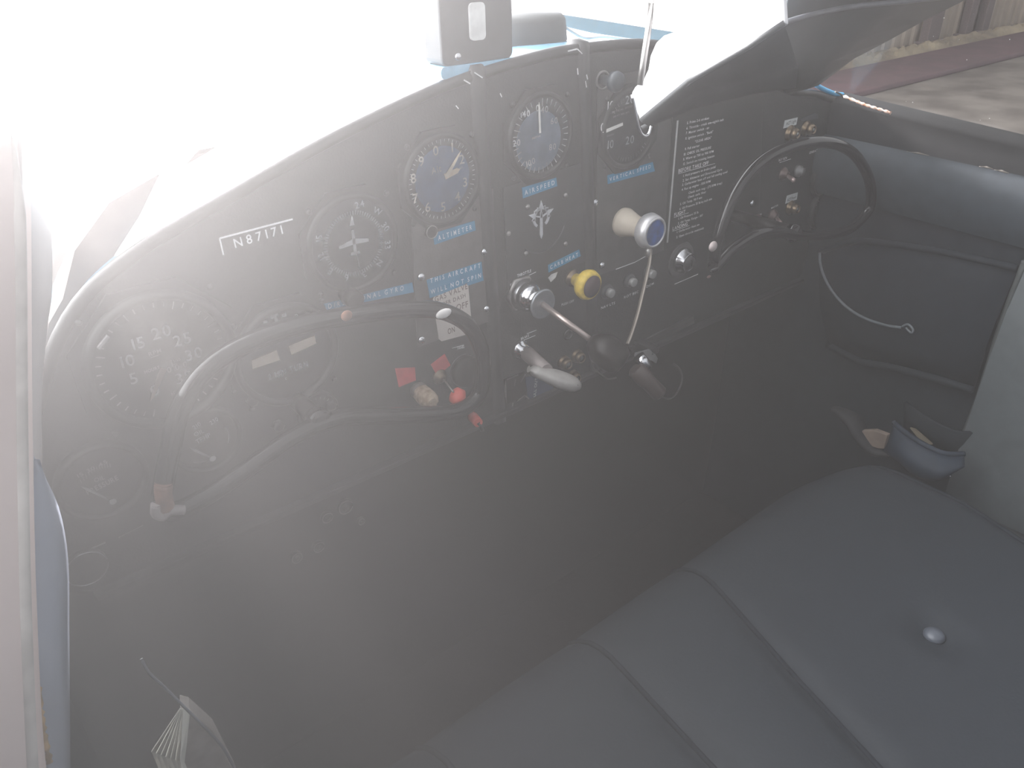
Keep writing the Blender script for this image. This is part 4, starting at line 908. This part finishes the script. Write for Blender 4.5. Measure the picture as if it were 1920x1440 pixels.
# seat side pouch with papers
t = thing('side_pouch', 'open slate blue pouch beside the seat under the right side wall', 'pouch', W(1735, 850, x=0.97))
top = [W(1676, 792, x=0.955), W(1694, 808, x=0.945), W(1730, 832, x=0.94), W(1770, 850, x=0.945), W(1808, 851, x=0.965)]
bot = [W(1655, 845, x=0.945), W(1685, 868, x=0.93), W(1722, 898, x=0.925), W(1765, 900, x=0.93), W(1808, 874, x=0.955)]
back = [p+Vector((0.055, 0.012, 0.006)) for p in top]
m = MB(); rows = []
for k in range(8):
    u = k/7; b = Vector((-0.012*math.sin(PI*u), -0.006*math.sin(PI*u), 0)); rows.append([a.lerp(c2, u)+b for a, c2 in zip(top, bot)])
m.grid([smooth_path(r, 3) for r in rows]); o = obj('pouch_front', m, mat('pouch_blue', (0.018, 0.026, 0.040), 0.6, spec=0.25), t); md = o.modifiers.new('solid', 'SOLIDIFY'); md.thickness = 0.005
m = MB(); m.grid([smooth_path(back, 3), smooth_path([p+Vector((0.03, 0, -0.07)) for p in back], 3)]); o = obj('pouch_back', m, SIDEV, t); md = o.modifiers.new('solid', 'SOLIDIFY'); md.thickness = 0.004
m = MB(); m.tube(smooth_path(top, 5), 0.0035, 8); obj('pouch_rim', m, MATS['pouch_blue'], t)
m = MB(); a_ = W(1708, 806, x=0.975); m.prism([W(1706, 803, x=0.985), W(1716, 806, x=0.985), W(1748, 834, x=0.975), W(1730, 832, x=0.97)], (0.004, 0.001, 0)); single('folded_paper', m, mat('kraft_paper', (0.11, 0.09, 0.06), 0.8), 'folded brown paper tucked in the side pouch', 'paper')
m = MB(); c_ = W(1640, 815, x=0.965); m.prism([W(*q, x=0.97) for q in ((1611, 812), (1616, 808), (1640, 807), (1664, 816), (1657, 842), (1645, 841), (1628, 835), (1616, 826))], (0.008, 0, 0)); single('paper_cup_rim', m, mat('tan_paper', (0.22, 0.17, 0.135), 0.7), 'tan paper disc showing in the dark gap beside the pouch', 'paper disc', bevel=0.001)
m = MB(); pth = smooth_path([W(*q, x=0.975) for q in ((1560, 765), (1580, 775), (1600, 790), (1612, 812), (1640, 845), (1670, 850))], 5); m.tube(pth, [0.006+0.010*math.sin(PI*i/(len(pth)-1)) for i in range(len(pth))], 10, flat=0.6)
single('webbing_fold', m, mat('webbing_grey', (0.030, 0.030, 0.032), 0.7, spec=0.2), 'grey folded belt webbing hanging in front of the pouch', 'seat belt')
m = MB(); 
for k in range(3): m.tube([W(1780, 886-5+5*k, x=0.95)+Vector((0.0022*math.cos(a), 0.0022*math.sin(a), 0)) for a in [2*PI*i/12 for i in range(12)]], 0.0008, 6, closed=True)
single('spring_clip', m, CHROME, 'tiny steel spring under the side pouch', 'spring')

# ------------------------------------------------------------------ FOOTWELL
ZF = H(-0.95)
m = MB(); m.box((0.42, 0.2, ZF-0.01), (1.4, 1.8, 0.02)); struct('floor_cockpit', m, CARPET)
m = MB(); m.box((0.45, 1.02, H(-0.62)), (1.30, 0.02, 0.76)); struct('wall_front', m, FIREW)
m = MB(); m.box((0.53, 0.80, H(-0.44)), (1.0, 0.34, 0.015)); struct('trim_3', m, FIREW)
fit = ((647, 950, .0095), (613, 970, .0070), (597, 1025, .0072), (556, 1045, .0070), (677, 977, .0045))
lbs = ('largest round ringed fitting on the footwell wall', 'second ringed fitting, just left of the largest one', 'ringed fitting lower right of the leftmost one', 'leftmost small ringed fitting on the footwell wall', 'faint small fitting right of the largest ringed one')
for (a, b, r), lb in zip(fit, lbs):
    t = thing('ring_fitting', lb, 'fitting', W(a, b, y=0.70), 'ringed fittings in the dark footwell'); c_ = W(a, b, y=0.70)
    m = MB(); m.lathe(c_, AX, [(r, -0.004), (r, 0.001), (r*0.82, 0.002), (r*0.5, 0.0005), (r*0.45, 0.003), (0.0001, 0.0035)], 22); obj('disc', m, mat('fitting_dark', (0.03, 0.03, 0.03), 0.4, 0.4), t)
    m = MB(); m.tube([c_+Vector((r*0.92*math.cos(q), -0.0018, r*0.92*math.sin(q))) for q in [2*PI*i/22 for i in range(22)]], r*0.07, 6, closed=True); obj('rim', m, mat('fitting_rim', (0.22, 0.21, 0.21), 0.35, 0.6), t)
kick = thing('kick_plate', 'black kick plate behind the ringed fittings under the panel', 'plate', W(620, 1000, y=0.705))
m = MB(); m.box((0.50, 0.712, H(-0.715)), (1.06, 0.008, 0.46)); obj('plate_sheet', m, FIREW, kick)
spk = [(885, 887), (919, 855), (852, 886), (923, 955), (916, 1021), (962, 1035), (911, 1096), (727, 1065), (817, 1080), (1075, 971), (1046, 1097), (1072, 1150)]
rvl = ['bright rivet under the panel left of the red tipped rod', 'highest bright rivet in the dark footwell below the panel', 'faint rivet left of the one below the red tipped rod', 'rivet midway down the footwell below the highest one', 'rivet just left of a brighter one in the middle footwell',
       'bright rivet right of centre in the middle footwell', 'brightest rivet at the right end of the slanting row of three', 'left rivet of the slanting row of three', 'middle rivet of the slanting row of three', 'lone rivet near the rudder pedal',
       'small rivet between the slanting row and the seat edge', 'lowest faint rivet close to the seat edge']
k = 0
for (a, b) in spk:
    c_ = W(a, b, y=0.985 if b < 1000 else 0.90)
    if c_.z < ZF+0.01: c_ = W(a, b, z=ZF+0.002)
    m = MB(); r = 0.0030+0.002*(k % 3); m.ball(c_, r, 10, 6, (1, 1, 0.6)); k += 1
    o = single('rivet', m, mat('rivet_steel', (0.55, 0.55, 0.55), 0.3, 0.6), rvl[k-1], 'rivet', 'bright rivets in the dark footwell')
m = MB(); m.cyl(W(1126, 946, y=0.80), W(1141, 928, y=0.80), 0.0016); m.box(W(1120, 960, y=0.81), (0.05, 0.012, 0.075)); m.cyl(W(1120, 960, y=0.81), W(1120, 960, y=0.81)+Vector((0, 0.15, -0.10)), 0.006)
single('rudder_pedal', m, mat('pedal_dark', (0.03, 0.03, 0.03), 0.4, 0.5), 'dark rudder pedal with a bright edge in the footwell', 'pedal', bevel=0.002)

# ------------------------------------------------------------------ BENCH SEAT
seat = thing('bench_seat', 'slate blue vinyl bench seat with piped seams at the lower right', 'seat', (0.48, 0.10, ZF))
def seams_at(y): return [0.20+0.0*(y-0.38), 0.382+0.09*(y-0.38), 0.537+0.26*(y-0.38)]
def seat_top(x, y):
    """height of the cushion surface"""
    z = -0.592
    e = max(0, (y-0.325)/0.075); z -= 0.040*min(1, e)**2.5
    k = max(0.15, 1-max(0, y-0.22)/0.15)
    seams = seams_at(y)
    for s_ in seams: z -= 0.008*k*math.exp(-((x-s_)/0.012)**2)
    for a_, b_ in zip([0.0]+seams, seams+[0.90]):
        if a_ <= x <= b_: z += 0.009*k*math.sin(PI*(x-a_)/(b_-a_))
    d = math.hypot(x-0.632, y-0.160); z -= 0.012*math.exp(-(d/0.022)**2)
    ex = max(0, (x-(0.835-0.25*max(0, 0.25-y)))/0.05); z -= 0.05*min(1, ex)**2
    return z
m = MB(); rows = []; XS = [0.005+0.880*i/130 for i in range(131)]
ys = [-0.22+0.62*j/40 for j in range(41)]
for y in ys:
    rows.append([Vector((x, y-0.035*max(0, (x-0.74)/0.145)**2*max(0, y)/0.38, H(seat_top(x, y)))) for x in XS])
last = rows[-1]
for dy, dz in ((0.008, -0.03), (0.006, -0.07), (-0.004, -0.12), (-0.012, -0.15)): rows.append([Vector((p.x, p.y+dy, p.z+dz)) for p in last])
m.grid(rows); 
sidec = [[r[-1] for r in rows], [Vector((r[-1].x+0.004, r[-1].y, r[-1].z-0.05)) for r in rows], [Vector((r[-1].x-0.006, r[-1].y, H(-0.80))) for r in rows]]
m.grid(sidec); obj('seat_cushion', m, SEAT, seat)
m = MB(); m.tube([Vector((0.852-0.25*max(0, 0.25-y), y-0.02*max(0, y)/0.38, H(seat_top(0.852-0.25*max(0, 0.25-y), y)+0.001))) for y in ys], 0.0028, 8); obj('piping', m, PIPE, seat, label='dark piped edge of the cushion')
for i_ in range(3):
    m = MB(); pp = [Vector((seams_at(y)[i_], y, H(seat_top(seams_at(y)[i_], y)+0.003))) for y in ys]; pp += [pp[-1]+Vector((0, 0.010, -0.03)), pp[-1]+Vector((0, 0.008, -0.07))]
    m.tube([q-Vector((0, 0, 0.0022)) for q in pp], 0.0026, 8); obj('piping', m, PIPE, seat)
m = MB(); c_ = Vector((0.632, 0.160, H(seat_top(0.632, 0.160)+0.003))); m.lathe(c_, (0, 0, 1), [(0.0095, -0.002), (0.0100, 0.001), (0.0075, 0.004), (0.003, 0.0055), (0.0001, 0.0058)], 24); obj('button', m, mat('button_vinyl', (0.06, 0.068, 0.085), 0.4), seat, label='round upholstery button')
m = MB(); m.box((0.44, 0.06, H(-0.845)), (0.84, 0.54, 0.19)); obj('seat_base', m, FIREW, seat)
m = MB(); rows = []
for k in range(10):
    u = k/9; rows.append([Vector((x, -0.20-0.12*u+0.02*math.sin(PI*u)+0.008*abs(math.sin(PI*(x-0.03)/0.16)), H(-0.62+0.50*u))) for x in [0.005+0.880*i/60 for i in range(61)]])
m.grid(rows); o = obj('backrest', m, SEAT, seat); md = o.modifiers.new('solid', 'SOLIDIFY'); md.thickness = 0.06; md.offset = -1
# grey sill beside the cushion
m = MB(); m.prism([(0.888, 0.33, H(-0.685)), (0.985, 0.33, H(-0.685)), (0.985, -0.18, H(-0.685)), (0.888, -0.18, H(-0.685))], (0, 0, -0.255)); single('seat_side_box', m, mat('box_grey', (0.028, 0.031, 0.032), 0.7, spec=0.2), 'grey covered box filling the gap right of the bench seat', 'box', bevel=0.01)

# ------------------------------------------------------------------ LEFT SIDE
# side lining: a shallow curved sheet from the panel's left end back past the camera's left
m = MB(); rows = []
for i in range(15):
    y = 1.02-1.4*i/14
    rows.append([Vector((-0.035-dx-0.02*math.sin(PI*i/14), y, H(z))) for z, dx in ((-0.23, -0.02), (-0.28, 0.0), (-0.36, 0.012), (-0.50, 0.03), (-0.65, 0.05), (-0.80, 0.05), (-0.95, 0.03))])
m.grid(rows); struct('wall_left', m, LEFTW)
# door post tube close to the lens
pth = smooth_path([W(20, 250, y=0.30), W(28, 360, y=0.30), W(32, 500, y=0.30), W(34, 700, y=0.30), W(37, 900, y=0.295), W(43, 1150, y=0.285), W(56, 1440, y=0.27), W(70, 1600, y=0.26)], 6)
m = MB(); m.tube(pth, [0.0004+0.0026*min(1, i/8) for i in range(len(pth))], 12); single('door_post_tube', m, mat('post_tube', (0.60, 0.56, 0.53), 0.45), 'pale tube running down the far left edge of the view', 'tube')
rows = []
for p in pth: rows.append([p+Vector((-0.10, -0.05, 0)), p+Vector((-0.04, -0.02, 0)), p+Vector((-0.004, 0, 0)), p+Vector((0.006, 0.03, 0.0))])
m = MB(); m.grid(rows); o = struct('trim_4', m, mat('post_lining', (0.78, 0.66, 0.63), 0.6, vary=0.04, scale=10)); md = o.modifiers.new('solid', 'SOLIDIFY'); md.thickness = 0.004
m = MB(); lx = ((40, 250), (42, 400), (42, 560), (42, 700), (44, 900), (50, 1150), (62, 1440), (70, 1560))
rx = ((44, 250), (92, 400), (98, 540), (88, 625), (78, 800), (90, 1150), (110, 1440), (118, 1560))
A_ = smooth_path([W(*q, y=0.31) for q in lx], 4); B_ = smooth_path([W(*q, y=0.47) for q in rx], 4)
m.grid([A_, [p.lerp(q, 0.5)+Vector((-0.003, 0.0, 0)) for p, q in zip(A_, B_)], B_]); o = struct('trim_7', m, mat('pale_door_lining', (0.62, 0.58, 0.57), 0.6, vary=0.05, scale=10)); md = o.modifiers.new('solid', 'SOLIDIFY'); md.thickness = 0.003
# pale blue strip low on the left
m = MB(); a1 = [W(64, 860, y=0.42), W(62, 950, y=0.415), W(62, 1050, y=0.41), W(68, 1180, y=0.40), W(82, 1300, y=0.39), W(98, 1440, y=0.38), W(110, 1520, y=0.37)]
b1 = [W(67, 862, y=0.42), W(110, 950, y=0.445), W(128, 1050, y=0.44), W(130, 1180, y=0.43), W(131, 1300, y=0.42), W(132, 1440, y=0.41), W(134, 1520, y=0.40)]
m.grid([smooth_path(a1, 4), smooth_path([p.lerp(q, 0.5)+Vector((0.002, -0.002, 0)) for p, q in zip(a1, b1)], 4), smooth_path(b1, 4)]); o = struct('trim_5', m, LEFTB); md = o.modifiers.new('solid', 'SOLIDIFY'); md.thickness = 0.003
m = MB(); pth = smooth_path([W(70, 1285, y=0.375), W(75, 1330, y=0.37), W(79, 1360, y=0.368), W(85, 1395, y=0.364), W(93, 1430, y=0.36)], 5); m.tube(pth, [0.0006+0.0016*abs(math.sin(i*1.3)) for i in range(len(pth))], 7)
single('rusty_edge', m, mat('orange_rust', (0.50, 0.33, 0.16), 0.5, vary=0.4, scale=120), 'rusty orange chipped metal edge in the lower left corner', 'metal edge')
# windscreen post at the left corner
m = MB(); m.prism([W(*q, y=0.63) for q in ((140, 470), (205, 380), (300, 325), (262, 405), (215, 478), (170, 560), (135, 625), (100, 692), (72, 778), (64, 764), (80, 660), (92, 606), (118, 560))], (-0.002, 0.012, 0))
struct('trim_6', m, mat('windscreen_post_brown', (0.10, 0.07, 0.06), 0.5))

# door pocket with books
t = thing('left_door_pocket', 'dark pocket with a pale piped edge in the lower left corner', 'pocket', W(340, 1420, y=0.30))
e = smooth_path([W(265, 1235, y=0.36), W(280, 1262, y=0.355), W(310, 1290, y=0.35), W(345, 1325, y=0.34), W(385, 1365, y=0.33), W(420, 1405, y=0.325), W(455, 1470, y=0.315)], 5)
m = MB(); m.tube(e, 0.0008, 8); obj('piped_edge', m, mat('pocket_edge', (0.07, 0.08, 0.10), 0.5), t)
m = MB(); m.grid([e, [p+Vector((0.001, 0.001, -0.002)) for p in e]]); o = obj('pocket_lining', m, mat('pocket_lining', (0.01, 0.01, 0.012), 0.8, spec=0.1), t); md = o.modifiers.new('solid', 'SOLIDIFY'); md.thickness = 0.0005
D = 0.36
def wp(px, py, d=0.0): return W(px, py, y=D+d)
m = MB(); m.prism([wp(338, 1328), wp(355, 1332), (wp(400, 1372)), wp(440, 1450), wp(470, 1520), wp(360, 1520), wp(340, 1420)], (0.003, 0.010, 0)); obj_m = single('booklet', m, mat('booklet_cover', (0.20, 0.18, 0.16), 0.7, col2=(0.30, 0.27, 0.25), scale=90), 'mottled grey booklet cover lying over the fanned pages', 'booklet', bevel=0.0005)
for k in range(7):
    u = k/6
    m = MB(); o_ = 0.002*k
    dz = -0.0035*k
    m.prism([wp(337+k, 1330, -0.002), wp(284+9*k, 1410+3*k, dz-0.004), wp(322+8*k, 1500, dz-0.004), wp(330+8*k, 1500, dz), wp(292+9*k, 1413+3*k, dz), wp(345+2*k, 1331, 0)], (0.0002, 0.0006, 0.0002))
    single('map_sheet', m, PAPER if k % 2 else mat('map_sheet_grey', (0.50, 0.49, 0.44), 0.85), ['outermost paper sheet at the left tip of the fan in the door pocket', 'second sheet from the left tip of the paper fan', 'third sheet from the left tip of the paper fan', 'middle sheet of the paper fan in the door pocket', 'third sheet from the booklet side of the paper fan', 'second sheet from the booklet side of the paper fan', 'innermost paper sheet of the fan, touching the booklet'][k], 'paper', 'fanned paper sheets in the left door pocket')

# right side window pane
m = MB(); ys_ = [0.60-0.9*i/10 for i in range(11)]
m.grid([[Vector((XR+0.01, y, H(-0.212-0.075*max(0, 0.6-y)))) for y in ys_], [Vector((XR-0.02, y, H(0.0))) for y in ys_], [Vector((XR-0.08, y, H(0.15))) for y in ys_]])
struct('window_2', m, SIDEGL)
# chipped blue and orange paint along the sill corner
m = MB(); m.tube(smooth_path([W(1527, 157, y=0.602), W(1545, 168, y=0.60), W(1565, 176, y=0.60), W(1580, 178, y=0.60)], 5), 0.0032, 8); single('blue_sill_edge', m, mat('bright_blue_edge', (0.03, 0.30, 0.55), 0.4), 'bright blue painted edge at the corner of the right window', 'edge trim')
m = MB(); pth = smooth_path([W(1581, 180, x=XR-0.043), W(1605, 190, x=XR-0.043), W(1625, 198, x=XR-0.043), W(1648, 205, x=XR-0.043), W(1670, 212, x=XR-0.043)], 6); m.tube(pth, [0.0010+0.0014*abs(math.sin(i*1.1)) for i in range(len(pth))], 7); single('orange_chipped_edge', m, mat('orange_chip', (0.50, 0.20, 0.10), 0.5, col2=(0.75, 0.62, 0.55), scale=150), 'orange chipped sealant on the right window sill', 'edge trim')

m = MB(); m.tube(smooth_path([W(1566, 172, y=0.592), W(1580, 180, y=0.590), W(1586, 200, y=0.590), W(1583, 228, y=0.590), W(1578, 256, y=0.590)], 5), 0.0012, 7)
single('corner_wire', m, mat('wire_dim', (0.07, 0.075, 0.07), 0.5), 'thin dark wire dropping at the right end of the panel', 'wire')
# ------------------------------------------------------------------ HAZE VOLUME ADDED FOR THE LENS GLARE
hz = MB(); hz.box((0.30, 0.16, H(-0.30)), (1.45, 1.60, 1.28))
hm = bpy.data.materials.new('glare_haze'); hm.use_nodes = True; t_ = hm.node_tree; t_.nodes.clear()
o_ = t_.nodes.new('ShaderNodeOutputMaterial'); vs_ = t_.nodes.new('ShaderNodeVolumeScatter')
vs_.inputs['Color'].default_value = (1, 0.97, 0.96, 1); vs_.inputs['Density'].default_value = 0.32; vs_.inputs['Anisotropy'].default_value = 0.82
g1 = t_.nodes.new('ShaderNodeTexCoord'); g2 = t_.nodes.new('ShaderNodeSeparateXYZ'); g3 = t_.nodes.new('ShaderNodeMapRange')
g3.inputs[1].default_value = -0.05; g3.inputs[2].default_value = 0.26; g3.inputs[3].default_value = 0.76; g3.inputs[4].default_value = 0.05; g3.interpolation_type = 'SMOOTHSTEP'  # density falls off to the right, shaped after the glare
t_.links.new(g1.outputs['Object'], g2.inputs[0]); t_.links.new(g2.outputs['X'], g3.inputs[0]); g4 = t_.nodes.new('ShaderNodeMapRange'); g4.inputs[1].default_value = 1.50; g4.inputs[2].default_value = 1.05; g4.inputs[3].default_value = 1.0; g4.inputs[4].default_value = 4.5
g5 = t_.nodes.new('ShaderNodeMath'); g5.operation = 'MULTIPLY'; t_.links.new(g2.outputs['Z'], g4.inputs[0]); t_.links.new(g3.outputs[0], g5.inputs[0]); t_.links.new(g4.outputs[0], g5.inputs[1])
t_.links.new(g5.outputs[0], vs_.inputs['Density'])
t_.links.new(vs_.outputs[0], o_.inputs['Volume'])
ho = obj('glare_volume', hz, hm, kind='stuff', label='added haze volume standing in for veiling lens glare'); ho['category'] = 'haze'
